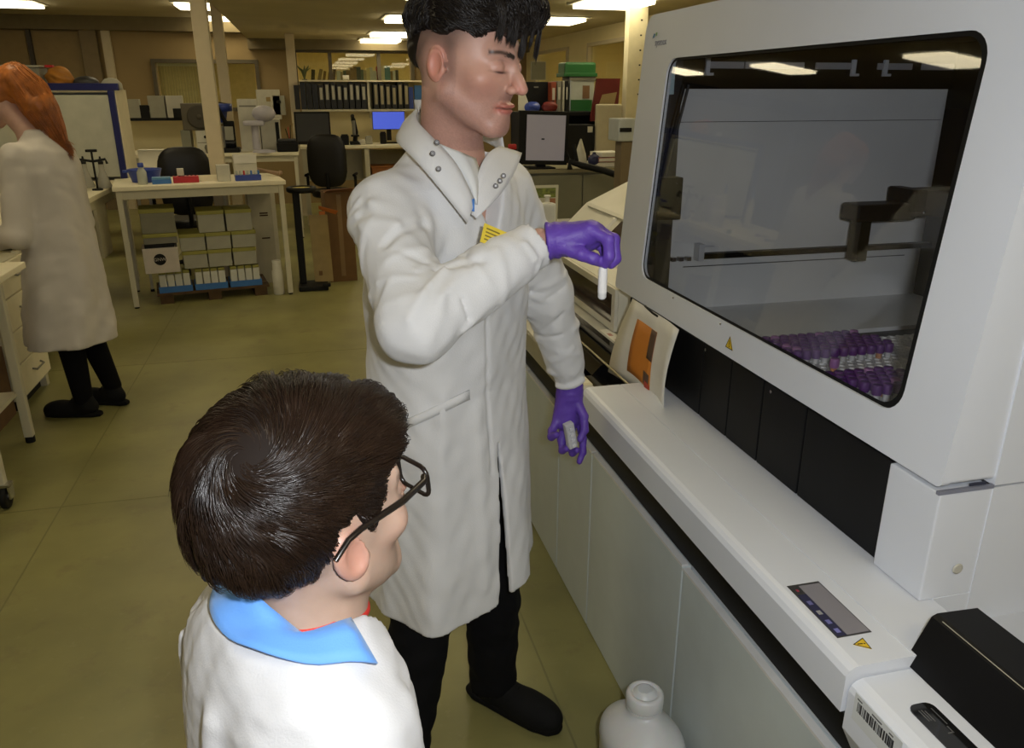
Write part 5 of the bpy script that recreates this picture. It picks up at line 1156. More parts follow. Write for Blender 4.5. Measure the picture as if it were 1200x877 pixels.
t = T('handle_stick', 'pale wooden stick lying over the right end of the bench table', 'stick', tp(1.16, .45, TH+.006)); MB().tube([(-.14, .1, .06), (0, .0, .035), (.12, -.06, .012)], [.012, .014, .018], 8).build('shaft', mat('stick_tan', (.34, .22, .13), .6), t); MB().sphere((.13, -.065, .019), .02, 10, 8).build('knob', mat('stick_tan', (.34, .22, .13), .6), t)
# under the table
t = T('pallet', 'dark wooden pallet under the stored boxes', 'pallet', tp(.18, .05, 0), TR)
for i in range(3): B('block', m_pal, t, .02+i*.37, .12+i*.37, .02, .45, 0, .07)
for i in range(5): B('plank', m_pal, t, 0, .88, .01+i*.095, .085+i*.095, .07, .09)
for k, x in enumerate((.20, .475, .75)):
    t = T('tray', ['leftmost', 'middle', 'rightmost'][k]+' shallow blue tray of bottles on the pallet', 'tray', tp(x, .07, .0905), TR, 'blue trays on the pallet')
    B('bottom', m_blue2, t, 0, .255, 0, .22, 0, .006); [B('rim', m_blue2, t, *q) for q in ((0, .255, 0, .006, .006, .05), (0, .255, .214, .22, .006, .05), (0, .006, .006, .214, .006, .05), (.249, .255, .006, .214, .006, .05))]
    for i in range(4):
        for j in range(2):
            bt = T('reagent_bottle', 'white bottle, '+['first', 'second', 'third', 'fourth'][i]+' from left, '+['front', 'rear'][j]+' row of the '+['leftmost', 'middle', 'rightmost'][k]+' blue tray', 'bottle', tp(x+.037+i*.06, .07+.055+j*.1, .0972), TR, 'reagent bottles in blue trays')
            B('body', mat('bottle_white', (.62, .62, .55), .5), bt, -.027, .027, -.04, .04, 0, .14, r=.008); B('cap', m_olive, bt, -.026, .026, -.038, .038, .1402, .165, r=.006)
def sbox(x, y, z, w, h, lab, col=m_bxgrey, grp='stored boxes with olive lids', d=.30):
    t = T('storage_box', lab, 'box', tp(x, y, z), TR, grp); B('body', col, t, 0, w, 0, d, 0, h-.03, r=.003); B('lid', m_olive, t, -.004, w+.004, -.004, d+.004, h-.03, h, r=.004); return t
z0 = .272
for rw, (xs, w, h) in enumerate((((.415, .605, .80), .18, .145), ((.405, .605, .805), .188, .14), ((.56, .775), .20, .175))):
    for i, x in enumerate(xs): sbox(x, .08, z0, w, h-.003, ['left', 'middle', 'right'][i]+' olive-lidded grey box in the '+['lowest', 'middle', 'top'][rw]+' row under the table', grp='stored boxes with olive lids')
    z0 += h
t = T('printed_box', 'white box with a round black logo under the left of the table', 'box', tp(.12, .04, .2625), TR); B('body', mat('logo_box_white', (.58, .52, .46), .6), t, 0, .26, 0, .26, 0, .20, r=.003); B('lid', m_bk, t, .02, .24, .01, .25, .2005, .23, r=.003)
lg_ = MB().lathe([(.046, 0), (.046, .002)], (.12, -.003, .11), 20, 1).build('round_logo', m_bk, t)
text('logo_letters', 'GNW', .036, mat('logo_cream', (.5, .46, .4), .6), lg_, Matrix.Translation((.12, -.0045, .11)) @ Matrix.Rotation(math.pi/2, 4, 'X'), th=.001)
sbox(.14, .05, .495, .25, .08, 'low olive box on top of the logo box', m_grey); sbox(.14, .05, .578, .25, .19, 'dark grey lidded box, topmost on the left under the table', mat('dim_grey_card', (.22, .21, .15), .7))
t = T('canister', 'slim white canister on the floor beside the stored boxes', 'canister', tp(1.135, .06, 0), TR); MB().lathe([(.04, 0), (.045, .01), (.045, .20), (.036, .21), (.036, .26), (.03, .27)], n=16).build('body', m_bxwhite, t); MB().lathe([(.036, 0), (.036, .02)], (0, 0, .27), 14).build('cap', m_paper, t)
t = T('equipment_panel', 'tall beige carton with dark print behind the right table leg', 'carton', tp(1.0, .53, 0), TR); B('body', mat('beige_panel', (.46, .42, .30), .6), t, 0, .20, 0, .2, 0, .80, r=.004)
for z_ in (.62, .60, .40): B('print', m_dbrown, t, .09, .16, -.002, 0, z_, z_+.012)
for i in range(3): t = T('rear_post', 'thin pale rail standing behind the bench table, number '+['one', 'two', 'three'][i]+' from the left', 'rail', tp(.14+.09*i+(i == 2)*.5, .60, 0), TR, 'rails behind the bench table'); B('shaft', m_leg, t, -.012, .012, -.012, .012, .02, .80); B('shoe', m_bk, t, -.016, .016, -.016, .016, 0, .02)
# bin and cardboard beside the table
bx_ = np.array([-.055, 7.12, 0])
t = T('sack_holder', 'black sack holder with round lid right of the bench table', 'bin', bx_-[.05, 0, 0]); MB().lathe([(.11, 0), (.125, .01), (.125, .035), (.115, .045), (.09, .045), (.088, .03)], (.02, 0, .83), 24).build('lid', m_bk, t); MB().lathe([(.085, 0), (.085, .004)], (.02, 0, .862), 20).build('sack_edge', mat('sack_yellow', (.5, .42, .1), .5), t)
B('post', m_bk, t, -.06, -.0, -.03, .03, .04, .83, r=.01); B('base', m_bk, t, -.07, .18, -.16, .12, 0, .04, r=.01); B('pedal', m_bk, t, .13, .2, -.2, -.15, .04, .07, r=.01)
t = T('cardboard_sheet', 'flat tan cardboard leaning against the sack holder', 'cardboard', bx_+[.12, .02, 0]); MB().add([(-.10, 0, .045), (.06, -.02, .045), (.05, .06, .62), (-.11, .08, .62), (-.10, .012, .045), (.06, -.008, .045), (.05, .072, .62), (-.11, .092, .62)], [(0, 1, 2, 3), (7, 6, 5, 4), (0, 4, 5, 1), (1, 5, 6, 2), (2, 6, 7, 3), (3, 7, 4, 0)]).build('sheet', m_tan, t); B('tape', m_brown, t, -.06, -.03, -.004, 0, .10, .14)
t = T('cardboard_box', 'tall open brown cardboard box right of the sack holder', 'box', bx_+[.16, .16, 0], .12)
for q in ((0, .24, 0, .01, 0, .80), (0, .24, .24, .25, 0, .80), (0, .01, .01, .24, 0, .80), (.23, .24, .01, .24, 0, .80)): B('side', m_brown, t, *q)
B('bottom', m_brown, t, .01, .23, .01, .24, 0, .01); B('tape_strip', mat('tape_tan', (.25, .16, .08), .4), t, .1, .14, -.002, 0, .05, .78)
MB().add([(0, 0, .80), (.24, 0, .80), (.28, -.08, .84), (.02, -.09, .83), (0, 0, .806), (.24, 0, .806), (.28, -.08, .846), (.02, -.09, .836)], [(0, 3, 2, 1), (4, 5, 6, 7), (0, 1, 5, 4), (1, 2, 6, 5), (2, 3, 7, 6), (3, 0, 4, 7)]).build('flap', mat('flap_pink', (.26, .12, .07), .8), t)
t = T('orange_card', 'orange card tucked between sack holder and cardboard box', 'card', bx_+[.10, -.06, .635]); MB().add([(0, 0, .08), (.16, .02, .03), (.14, .04, .0), (0, .03, .05), (0, 0, .084), (.16, .02, .034), (.14, .04, .004), (0, .03, .054)], [(0, 3, 2, 1), (4, 5, 6, 7), (0, 1, 5, 4), (1, 2, 6, 5), (2, 3, 7, 6), (3, 0, 4, 7)]).build('card', mat('orange_card', (.5, .15, .03), .7), t); B('fold', mat('orange_card', (.5, .15, .03), .7), t, .0, .05, .02, .05, .004, .03)
# ------------------------------------------------------------------ left bench
lb_ = T('lab_bench', 'long cream laboratory bench behind the red haired woman', 'bench', (-1.95, 5.9, 0))
B('worktop', m_top, lb_, -.75, .37, -1.0, 1.95, .865, .905, r=.005); B('front_rail', m_leg, lb_, .33, .35, -.98, 1.93, .80, .865)
for y in (-.98, .2, 1.88): B('leg', m_leg, lb_, .30, .345, y, y+.045, 0, .80)
B('back_panel', m_dgrey, lb_, -.70, -.66, -.98, 1.93, 0, .86)
du = T('drawer_unit', 'cream drawer unit with four drawers under the left bench', 'drawers', (-1.86, 4.78, 0)); B('carcass', m_leg, du, -.25, .25, -.28, .22, .06, .79); B('plinth', m_bk, du, -.22, .22, -.26, .2, 0, .06)
for i in range(4):
    z_ = .08+i*.178; d = B('drawer', m_top, du, .2505, .268, -.275, .215, z_, z_+.17, r=.003); MB().tube([(.27, -.08, z_+.10), (.29, -.07, z_+.092), (.29, .05, z_+.092), (.27, .06, z_+.10)], .006, 6).build('handle', m_grey, d)
t = T('cardboard_box', 'small dark cardboard box under the bench by the woman', 'box', (-1.80, 4.285, 0), 0); [B('side', m_brown, t, *q) for q in ((-.16, .16, -.2, .2, 0, .38),)]; B('flap', m_tan, t, -.16, .16, -.24, -.19, .34, .385)
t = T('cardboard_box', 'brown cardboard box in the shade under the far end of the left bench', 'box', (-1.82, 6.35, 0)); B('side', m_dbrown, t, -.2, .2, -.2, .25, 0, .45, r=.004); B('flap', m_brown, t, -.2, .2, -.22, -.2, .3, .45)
t = T('trolley', 'cream trolley leg frame with a black castor, cropped at the left edge', 'trolley', (-1.62, 3.7, 0))
for x, y, cst in ((.17, .36, 0), (-.45, .36, 0), (.275, -.34, 1), (-.35, -.34, 1)):
    l = B('leg', m_leg, t, x-.02, x+.02, y-.02, y+.02, .10 if cst else .03, .86, r=.004)
    if cst:
        MB().lathe([(.03, -.012), (.047, -.012), (.05, -.006), (.05, .006), (.047, .012), (.03, .012)], (x+.012, y-.012, .0505), 20, 0).build('castor_wheel', m_bk, l); MB().lathe([(.016, -.02), (.016, .02)], (x+.012, y-.012, .0505), 12, 0).build('castor_hub', m_steel, l)
        MB().box(x-.018, x-.010, y-.035, y+.012, .045, .10).box(x+.032, x+.040, y-.035, y+.012, .045, .10).box(x-.018, x+.040, y-.03, y+.02, .098, .108).build('castor_fork', m_steel, l)
    else: MB().cyl((x, y, 0), .022, .031, 12).build('leg_foot', m_bk, l)
B('top', m_top, t, -.48, .30, -.39, .39, .86, .89, r=.005); B('shelf', m_leg, t, -.44, .16, -.35, .35, .25, .27)
# things on the left bench near the woman
for k, (u, v, h_, r0, m_, lab) in enumerate(((3, 212, .16, .035, m_bxwhite, 'beige bottle at the left edge before the woman'), (80, 158, .17, .03, m_paper, 'tall white wash bottle behind the woman\'s ponytail'))):
    p = np.array([*zat(3, 226, .905)[:2], .905]) if k == 0 else np.array([-1.86, 6.7, .905]); t = T('bottle', lab, 'bottle', p); MB().lathe([(r0, 0), (r0, h_*1.4), (r0*.5, h_*1.6), (r0*.45, h_*1.75)], n=14).build('body', m_, t); MB().lathe([(r0*.5, 0), (r0*.3, .05), (.004, .09)], (0, 0, h_*1.75), 10).build('cap', m_blue2, t)
for k, (x, y, c_, lab) in enumerate(((*zat(2, 245, .917)[:2], m_blue2, 'light blue tube lying by the woman\'s hands'), (*zat(1, 238, .917)[:2], m_cap, 'purple capped tube lying by the woman\'s hands'))):
    t = T('sample_tube', lab, 'tube', (x, y, .917), 0); MB().lathe([(.006, 0), (.01, .005), (.01, .09)], (0, 0, 0), 10, 0).build('tube_body', m_clear, t); MB().lathe([(.012, 0), (.012, .03), (.009, .032)], (.09, 0, 0), 10, 0).build('cap', c_, t)
t = T('tub', 'white screw top tub behind the woman on the bench', 'tub', (-1.79, 6.62, .905)); MB().lathe([(.06, 0), (.065, .01), (.065, .10), (.058, .11)], n=18).build('body', mat('milky_plastic', (.5, .5, .5), .4), t); MB().lathe([(.062, 0), (.062, .035), (.055, .04)], (0, 0, .11), 18).build('lid', m_paper, t)
t = T('tub', 'pale square tub stacked by the wash bottle', 'tub', (-1.93, 6.95, .905)); B('body', m_lil, t, -.06, .06, -.06, .06, 0, .24, r=.012); B('lid', m_paper, t, -.064, .064, -.064, .064, .2405, .265, r=.006)
for k, (x, y) in enumerate(((-1.76, 6.92), (-1.62, 7.14), (-1.76, 7.2))):
    t = T('conical_flask', ['front', 'right', 'rear'][k]+' glass conical flask with black stopper beside the blue framed cabinet', 'flask', (x, y, .905), 0, 'conical flasks with black stoppers')
    MB().lathe([(.055, 0), (.06, .01), (.022, .13), (.02, .18), (.024, .185)], n=18).build('glass_body', mat('flask_glass', (.40, .39, .33), .12, var=.05), t); MB().lathe([(.017, 0), (.022, .03), (.012, .034), (.006, .07)], (0, 0, .175), 12).build('stopper', m_bk, t)
t = T('clamp_stand', 'dark clamp stand among the glass flasks', 'stand', (-1.635, 6.97, .905)); MB().tube([(0, 0, 0), (0, 0, .30)], .008, 8).build('rod', m_bk, t); MB().lathe([(.04, 0), (.04, .012)], n=14).build('foot', m_bk, t)
for sg in (-1, 1): MB().tube([(0, 0, .22), (sg*.09, .0, .235), (sg*.10, 0, .20)], .010, 8).build('clamp_arm', m_bk, t)
B('clamp_head', m_bk, t, -.04, .04, -.015, .015, .29, .31, r=.004)
t = T('specimen_pot', 'small green specimen pot on the left bench edge', 'pot', (-1.64, 6.1, .905)); MB().lathe([(.020, 0), (.022, .018), (.021, .022)], n=14).build('body', m_grn, t); MB().lathe([(.023, 0), (.023, .008), (.02, .01)], (0, 0, .0225), 14).build('lid', m_grn, t)
# blue framed cabinet
hd = T('safety_hood', 'white cabinet with dark blue frame standing on the left bench', 'cabinet', (-2.0, 7.62, .906)); Hh = .745
B('back_board', m_bxwhite, hd, -.52, .50, .20, .22, 0, Hh); B('front_panel', mat('hood_panel', (.46, .46, .38), .35), hd, -.50, .47, -.215, -.205, .06, Hh-.04); B('side_panel', m_top, hd, .50, .515, -.20, .22, 0, Hh-.02); B('side_panel', m_top, hd, -.535, -.52, -.20, .22, 0, Hh-.02); B('roof', m_top, hd, -.535, .515, -.2, .22, Hh-.02, Hh)
B('frame_bar', m_navy, hd, -.56, .55, -.23, -.19, Hh-.005, Hh+.05, r=.006); B('frame_bar', m_navy, hd, .46, .51, -.235, -.2, .0, Hh-.005, r=.006); B('frame_bar', m_navy, hd, -.56, -.51, -.235, -.2, .0, Hh-.005, r=.006); B('floor_panel', m_top, hd, -.51, .50, -.2, .2, 0, .03)
zt_ = .906+Hh+.05
t = T('crate', 'grey crate on top of the blue framed cabinet', 'crate', (-2.18, 7.62, .906+Hh)); B('body', m_grey, t, -.17, .14, -.12, .12, .001, .17, r=.01); B('rim', m_bxgrey, t, -.18, .15, -.13, .13, .17, .185, r=.004); B('label', m_paper, t, .06, .12, -.122, -.12, .05, .09)
t = T('orange_bag', 'crumpled orange and yellow bag on the blue framed cabinet', 'bag', (-1.93, 7.62, .906+Hh)); V, Fq = sdf_mesh(lambda P: np.maximum(ell(P, (0, 0, .085), (.10, .09, .10))-.012*vnoise(P, 45, 3), .002-P[:, 2]), (-.14, -.13, -.01), (.14, .13, .21), .010); from_arrays('bag_body', V, Fq, mat('orange_bag', (.42, .17, .02), .6, var=.3, scale=14), t); B('tie', m_redp, t, -.09, -.03, -.03, .03, .17, .19, r=.006)
t = T('helmet', 'dark rounded bundle on the blue framed cabinet', 'bundle', (-1.74, 7.64, .906+Hh)); MB().sphere((0, 0, .055), (.10, .09, .053), 16, 10).build('shell', m_dgrey, t); B('rim', m_bk, t, -.10, .10, -.09, .09, .001, .014, r=.004)
t = T('bowl', 'pale upturned bowl at the right end of the cabinet top', 'bowl', (-1.55, 7.64, .906+Hh)); MB().lathe([(.085, .001), (.082, .05), (.05, .085), (.01, .095)], n=18).build('bowl', m_bxgrey, t); MB().lathe([(.088, .001), (.088, .01)], n=18).build('rim', m_bxgrey, t)
# ------------------------------------------------------------------ office chair by the bench table
def chair(name, lab, loc, rz, s=1.):
    t = T(name, lab, 'chair', loc, rz, 'black office chairs')
    def bk(P):
        q = np.abs(P-np.array([0, .17, .86*s], np.float32))/np.array([.235, .045, .31], np.float32); k = (q[:, 0]**3.4+q[:, 1]**2+q[:, 2]**3.4+1e-9)**(1/2.4); return (k-1)*.045
    V, Fq = sdf_mesh(bk, (-.3, 0, .5), (.3, .3, 1.25), .014); from_arrays('backrest', V, Fq, mat('black_vinyl', (.010, .009, .008), .38, spec=.35), t)
    V, Fq = sdf_mesh(lambda P: smax(ell(P, (0, -.06, .46), (.25, .25, .3)), np.abs(P[:, 2]-.46)-.045, .03), (-.3, -.35, .38), (.3, .25, .56), .014); from_arrays('seat', V, Fq, mat('black_vinyl', (.010, .009, .008), .38, spec=.35), t)
    MB().tube([(0, .14, .42), (0, .22, .48), (0, .215, .72)], .022, 8).build('back_bar', m_bk, t); MB().cyl((0, -.02, .09), .028, .33, 12).build('gas_column', m_bk, t)
    for k in range(5):
        a = 2*math.pi*k/5; l = MB().tube([(0, -.02, .10), (.28*math.cos(a), -.02+.28*math.sin(a), .065)], [.025, .016], 8).build('leg', m_bk, t); MB().lathe([(.02, -.02), (.03, -.015), (.03, .015), (.02, .02)], (.28*math.cos(a), -.02+.28*math.sin(a), .031), 12, 0).build('castor', m_bk, l)
    for sg in (-1, 1): MB().tube([(sg*.24, -.05, .46), (sg*.29, -.05, .5), (sg*.29, -.05, .66), (sg*.29, .06, .68), (sg*.29, -.18, .68)], .018, 8).build('armrest', m_bk, t)
    return t
chair('office_chair', 'black office chair with rounded back behind the bench table', (-1.15, 8.15, 0), math.pi+.2)
chair('office_chair', 'black office chair in front of the binder shelf desk', (.24, 10.2, 0), math.pi-.2)
# ------------------------------------------------------------------ middle bench with equipment
MY = 9.75; mz = .985
mb2 = table('bench_table', 'cream equipment bench behind the office chair', (-2.75, MY, 0), 0, 2.62, .7, mz)
sh2 = T('wall_shelf', 'dark edged shelf carrying boxes over the equipment bench', 'shelf', (-2.1, 10.75, 0)); B('board', m_top, sh2, -.9, .85, -.15, .15, 1.32, 1.345); B('edge', m_bk, sh2, -.9, .85, -.16, -.15, 1.315, 1.348)
for x in (-.88, .8): B('upright', m_leg, sh2, x, x+.05, -.1, .1, 0, 1.32)
B('back_board', m_wall_r, sh2, -.9, .85, .15, .17, .95, 1.32)
for k, (u0, u1, v0, v1, m_, lab, nm) in enumerate(((147, 163, 118, 140, m_bxgrey, 'olive grey box at the left end of the dark edged shelf', 'carton'), (164.5, 174.5, 116, 131, m_bk, 'small black device on the dark edged shelf', 'device'), (176, 194, 112, 138, m_bxgrey, 'tan grey carton in the middle of the dark edged shelf', 'carton'), (195, 213, 112, 138, m_bxwhite, 'pale lilac carton on the dark edged shelf', 'carton'), (206, 218, 129, 140, m_bk, 'black cube beside the loudspeaker on the shelf', 'device'))):
    a = yat(u0, v1, 10.7); b = yat(u1, v0, 10.7); w = b[0]-a[0]; h_ = b[2]-a[2]; off_ = 0
    t = T(nm, lab, 'box' if nm == 'carton' else 'device', (a[0]+w/2, 10.72-off_ if k != 4 else 10.6, 1.3455)); B('body', m_, t, -w/2, w/2, -.04, .05, 0, max(h_, .05), r=.004); B('flap', m_, t, -w/2+.005, w/2-.005, -.043, -.04, max(h_, .05)*.6, max(h_, .05)*.95)
def ybox(name, u0, u1, v0, v1, Y, d, m_, lab, cat, base=None, r=.004, extra=None, grp=None):
    a = yat(u0, v1, Y); b = yat(u1, v0, Y); w = b[0]-a[0]; zb = a[2] if base is None else base
    t = T(name, lab, cat, (a[0]+w/2, Y, zb), 0, grp); B('body', m_, t, -w/2, w/2, 0, d, 0, b[2]-zb, r=r)
    return t, w, b[2]-zb
t, w, h_ = ybox('loudspeaker', 215, 252, 121, 153, MY+.12, .22, mat('taupe_case', (.10, .085, .055), .6), 'square taupe loudspeaker with a round grille', 'loudspeaker', r=.008)
MB().lathe([(.13, 0), (.13, -.012), (.115, -.014)], (0, 0, h_/2), 24, 1).build('grille_ring', mat('grille_dark', (.05, .042, .028), .6), t); MB().lathe([(.10, 0), (.03, -.006), (.028, -.014), (.01, -.018)], (0, -.002, h_/2), 20, 1).build('cone', mat('grille_dark2', (.07, .06, .04), .6), t)
t, w, h_ = ybox('power_unit', 232, 253, 153, 179, MY+.1, .24, m_bxwhite, 'white instrument with a knob under the loudspeaker', 'instrument', mz); MB().lathe([(.016, 0), (.016, -.012), (.01, -.014)], (-.01, 0, h_*.72), 12, 1).build('knob', m_bk, t); B('panel_line', m_grey, t, -w/2+.01, w/2-.01, -.003, 0, h_*.45, h_*.48)
ybs = T('instrument_stand', 'taupe box carrying the loudspeaker over the equipment bench', 'stand', (-1.32, MY+.12, mz)); B('column', m_gcab, ybs, -.05, .05, 0, .2, 0, yat(215, 153, MY+.12)[2]-mz-.001); B('foot', m_gcab, ybs, -.09, .09, -.02, .24, 0, .015)
t = T('bucket', 'deep blue bucket on a tall tin over the equipment bench', 'bucket', (-.98, 10.25, 1.30)); MB().lathe([(.07, 0), (.10, .12), (.155, .125), (.16, .20), (.145, .21), (.14, .15)], n=20).build('body', m_blue, t); MB().tube([(-.15, 0, .2), (0, -.02, .225), (.15, 0, .2)], .006, 6).build('handle', m_bk, t)
t = T('tin', 'cream tin under the deep blue bucket', 'tin', (-.98, 10.25, mz)); MB().lathe([(.09, 0), (.09, .31), (.085, .314)], n=18).build('body', m_bxwhite, t); MB().lathe([(.093, 0), (.093, .02)], (0, 0, .28), 18).build('lid_band', m_tan, t)
t, w, h_ = ybox('printer', 280, 301, 116, 143, MY+.3, .2, m_bxwhite, 'white boxy printer behind the dark microscope', 'printer', mz); B('slot', m_grey, t, -w/2+.02, w/2-.02, -.003, 0, h_*.85, h_*.88)
t = T('microscope', 'dark microscope with pale display on the equipment bench', 'microscope', (-.86, MY+.1, mz)); B('base', m_bk, t, -.10, .10, -.02, .2, 0, .05, r=.01); B('arm', m_bk, t, -.06, .06, .12, .18, .05, .34, r=.012); B('display', m_bxgrey, t, -.05, .045, .095, .12, .13, .28, r=.004); MB().tube([(-.03, .1, .33), (-.07, .05, .44), (-.09, .02, .52)], [.025, .02, .018], 10).build('eyepiece', m_bk, t); B('stage', m_dgrey, t, -.05, .05, 0, .12, .10, .12)
t = T('dish', 'blue and white round dish left of the microscope', 'dish', (-1.06, MY+.04, mz)); MB().lathe([(.05, 0), (.07, .06), (.06, .09), (.02, .10)], n=16).build('body', m_grey, t); MB().lathe([(.03, 0), (.03, .01)], (0, 0, .095), 12).build('label', m_blue2, t)
t = T('desk_fan', 'pale lilac plastic desk lamp on the equipment bench', 'lamp', (-.55, MY+.08, mz)); MB().lathe([(.13, 0), (.12, .02), (.04, .03)], (.06, 0, 0), 18).build('base', m_lil, t); MB().lathe([(.045, 0), (.04, .26)], (-.02, .03, .03), 12).build('stem', m_lil, t); B('head', m_lil, t, -.14, .09, -.06, .1, .29, .345, r=.02); MB().sphere((.09, .05, .42), (.13, .1, .09), 14, 10).build('hood', m_lil, t)
t, w, h_ = ybox('instrument', 307, 327, 140, 166, MY+.3, .2, m_bxwhite, 'pale instrument right of the lilac lamp', 'instrument', mz); B('vent', m_bk, t, w/2-.05, w/2-.01, -.004, 0, .02, h_-.03)
t = T('label_printer', 'low black label printer at the right end of the equipment bench', 'printer', (-.22, MY+.05, mz)); B('body', m_bk, t, -.13, .11, 0, .2, 0, .11, r=.02); B('lid', m_dgrey, t, -.11, .09, .02, .18, .11, .14, r=.01)
t = T('pen_pot', 'brown pot of pens on the right end of the equipment bench', 'pot', (-.2, MY+.45, mz)); MB().lathe([(.03, 0), (.035, .12), (.03, .12), (.028, .02)], n=14).build('pot', m_brown, t)
for i in range(4): MB().tube([(.005*i-.01, 0, .1), (.03*(i-1.5), .01*i, .24+.02*i)], .005, 6).build('pen', (m_bk, m_redp, m_bk, m_tan)[i], t)
for k, (u0, u1, v0, v1, lab) in enumerate(((303, 327, 105, 140, 'cream wall dispenser with a dark emblem beside the far post'), (321, 333, 112, 135, 'grey wall switch box next to the far post'))):
    t, w, h_ = ybox('wall_dispenser', u0, u1, v0, v1, 12.8, .14, (m_bxwhite, m_bxgrey)[k], lab, 'dispenser'); B('emblem', m_tan if k == 0 else m_bk, t, -.03, .03, -.005, 0, h_*.6, h_*.75)
t, w, h_ = ybox('paper_stack', 163, 196, 176, 190, MY-.6, .2, m_paper, 'white papers on the low desk left of the office chair', 'papers', .90); B('top_sheet', m_paper, t, -w/2, w/2, -.02, .1, h_+.001, h_+.004)
t = T('side_desk', 'low cream desk left of the office chair behind the blue basin', 'desk', (-1.75, MY-.5, 0)); B('top', m_top, t, -.45, .35, -.3, .15, .87, .899, r=.004); B('side', m_leg, t, -.43, -.40, -.28, .13, 0, .87); B('side', m_leg, t, .30, .33, -.28, .13, 0, .87)
t = T('basket', 'brown woven basket on the low desk', 'basket', (-2.02, MY-.5, .9)); MB().lathe([(.10, 0), (.11, .25), (.10, .25), (.09, .02)], n=18).build('body', mat('wicker', (.2, .1, .025), .8, var=.4, scale=50), t); MB().lathe([(.115, 0), (.115, .02)], (0, 0, .24), 18).build('rim', mat('wicker', (.2, .1, .025), .8), t)
# ------------------------------------------------------------------ binder shelf, desk and far equipment
BY = 11.3
sb = T('binder_shelf', 'cream wall shelf full of black binders below the far windows', 'shelf', (.65, BY+.15, 0))
za = yat(345, 128.5, BY)[2]; B('board', m_leg, sb, -.69, .95, -.16, .17, za-.025, za); B('top_board', m_top, sb, -.69, .95, -.16, .17, za+.345, za+.365); B('divider', m_leg, sb, yat(432, 110, BY)[0]-.65-.015, yat(432, 110, BY)[0]-.65+.015, -.14, .15, za, za+.345); B('back_board', m_wall_r, sb, -.69, .95, .15, .17, .95, za+.345)
for x in (-.69, .2, .92): B('bracket', m_leg, sb, x, x+.03, .05, .15, za-.12, za-.025)
m_lab = mat('spine_label', (.50, .48, .40), .7); m_bind = mat('black_binder', (.008, .008, .009), .5); m_bind2 = mat('navy_binder', (.012, .014, .02), .5)
us = [346+7.1*i for i in range(19)]
for i, u in enumerate(us):
    if abs(u-432) < 4: continue
    p = yat(u, 128, BY); dark = i < 4; side_ = 'left' if u < 432 else 'right'; nth = ['first', 'second', 'third', 'fourth', 'fifth', 'sixth', 'seventh', 'eighth', 'ninth', 'tenth', 'eleventh', 'twelfth', 'thirteenth', 'fourteenth', 'fifteenth', 'sixteenth', 'seventeenth', 'eighteenth', 'nineteenth'][i if u < 432 else i-13]
    t = T('ring_binder', ('plain dark' if dark else 'black labelled')+' ring binder, '+nth+' from the left in the '+side_+' section of the binder shelf', 'binder', (p[0]+.037, BY, za+.001), 0, 'ring binders on the far shelf')
    hh = .30+.012*((i*7) % 4); B('cover', m_bind2 if i in (1, 3, 16) else m_bind, t, -.034, .034, 0, .27, 0, hh, r=.004)
    if not dark: B('spine_label', m_lab if i < 13 else mat('spine_label_tan', (.36, .31, .2), .7), t, -.018, .018, -.003, 0, .12 if i < 13 else .06, hh-.03)
dk_ = T('desk', 'cream desk along the wall under the binder shelf', 'desk', (.75, BY-.35, 0)); B('top', m_top, dk_, -.85, 1.3, -.25, .45, .955, .99, r=.004)
for x in (-.83, -.05, .55, 1.2): B('panel', m_leg, dk_, x, x+.06, -.22, .4, 0, .955)
B('back_rail', m_leg, dk_, -.77, 1.2, .38, .4, .5, .9)
t, w, h_ = ybox('monitor', 437, 474, 130.5, 152, BY-.25, .03, m_bk, 'monitor with a bright blue screen under the binder shelf', 'monitor'); B('screen', mat('blue_screen', (.05, .08, .4), .3, emit=(.10, .17, .95), estr=.55, var=0), t, -w/2+.006, w/2-.006, -.002, 0, .006, h_-.006); B('neck', m_bk, t, -.03, .03, .031, .06, -.14, .1); B('foot', m_bk, t, -.10, .10, -.03, .14, .991-yat(437, 152, BY-.25)[2], 1.005-yat(437, 152, BY-.25)[2])
t, w, h_ = ybox('screen_panel', 347, 386, 131, 166, BY-.2, .03, m_bk, 'large black panel standing under the left of the binder shelf', 'panel', .991); B('bezel', m_dgrey, t, -w/2+.02, w/2-.02, -.004, 0, .04, h_-.02)
t = T('microscope', 'black microscope on the desk left of the blue screen', 'microscope', (*yat(416, 160, BY-.35)[:2], .991)); B('base', m_bk, t, -.07, .07, -.08, .1, 0, .04, r=.01); MB().tube([(0, .07, .03), (.02, .08, .15), (.0, .05, .26), (-.01, -.01, .31)], .03, 8).build('arm', m_bk, t); MB().tube([(-.01, -.02, .12), (-.01, -.02, .30)], .022, 8).build('body_tube', m_grey, t); MB().tube([(-.01, .0, .29), (-.02, -.07, .36)], .024, 8).build('eyepiece', m_bk, t); B('stage', m_bk, t, -.05, .05, -.07, .04, .10, .12)
for k, (u, v, m_, w, h_, lab, nm) in enumerate(((394, 162, m_grey, .10, .10, 'low grey instrument left of the black microscope', 'instrument'), (404, 161, m_bk, .10, .12, 'small black device left of the black microscope', 'device'), (424, 165, m_bxwhite, .09, .05, 'little white carton below the blue screen', 'carton'), (432, 160, m_bxgrey, .09, .09, 'olive tub beneath the blue screen', 'tub'), (449, 160, m_bk, .08, .14, 'round black object right of the tub under the blue screen', 'device'))):
    p = yat(u, v, BY-.5+.05*k); t = T(nm, lab, nm, (p[0], p[1], .991)); B('body', m_, t, -w/2, w/2, -.03, .05, 0, h_, r=.012); B('lid', m_, t, -w/2+.01, w/2-.01, -.025, .045, h_, h_+.012, r=.004)
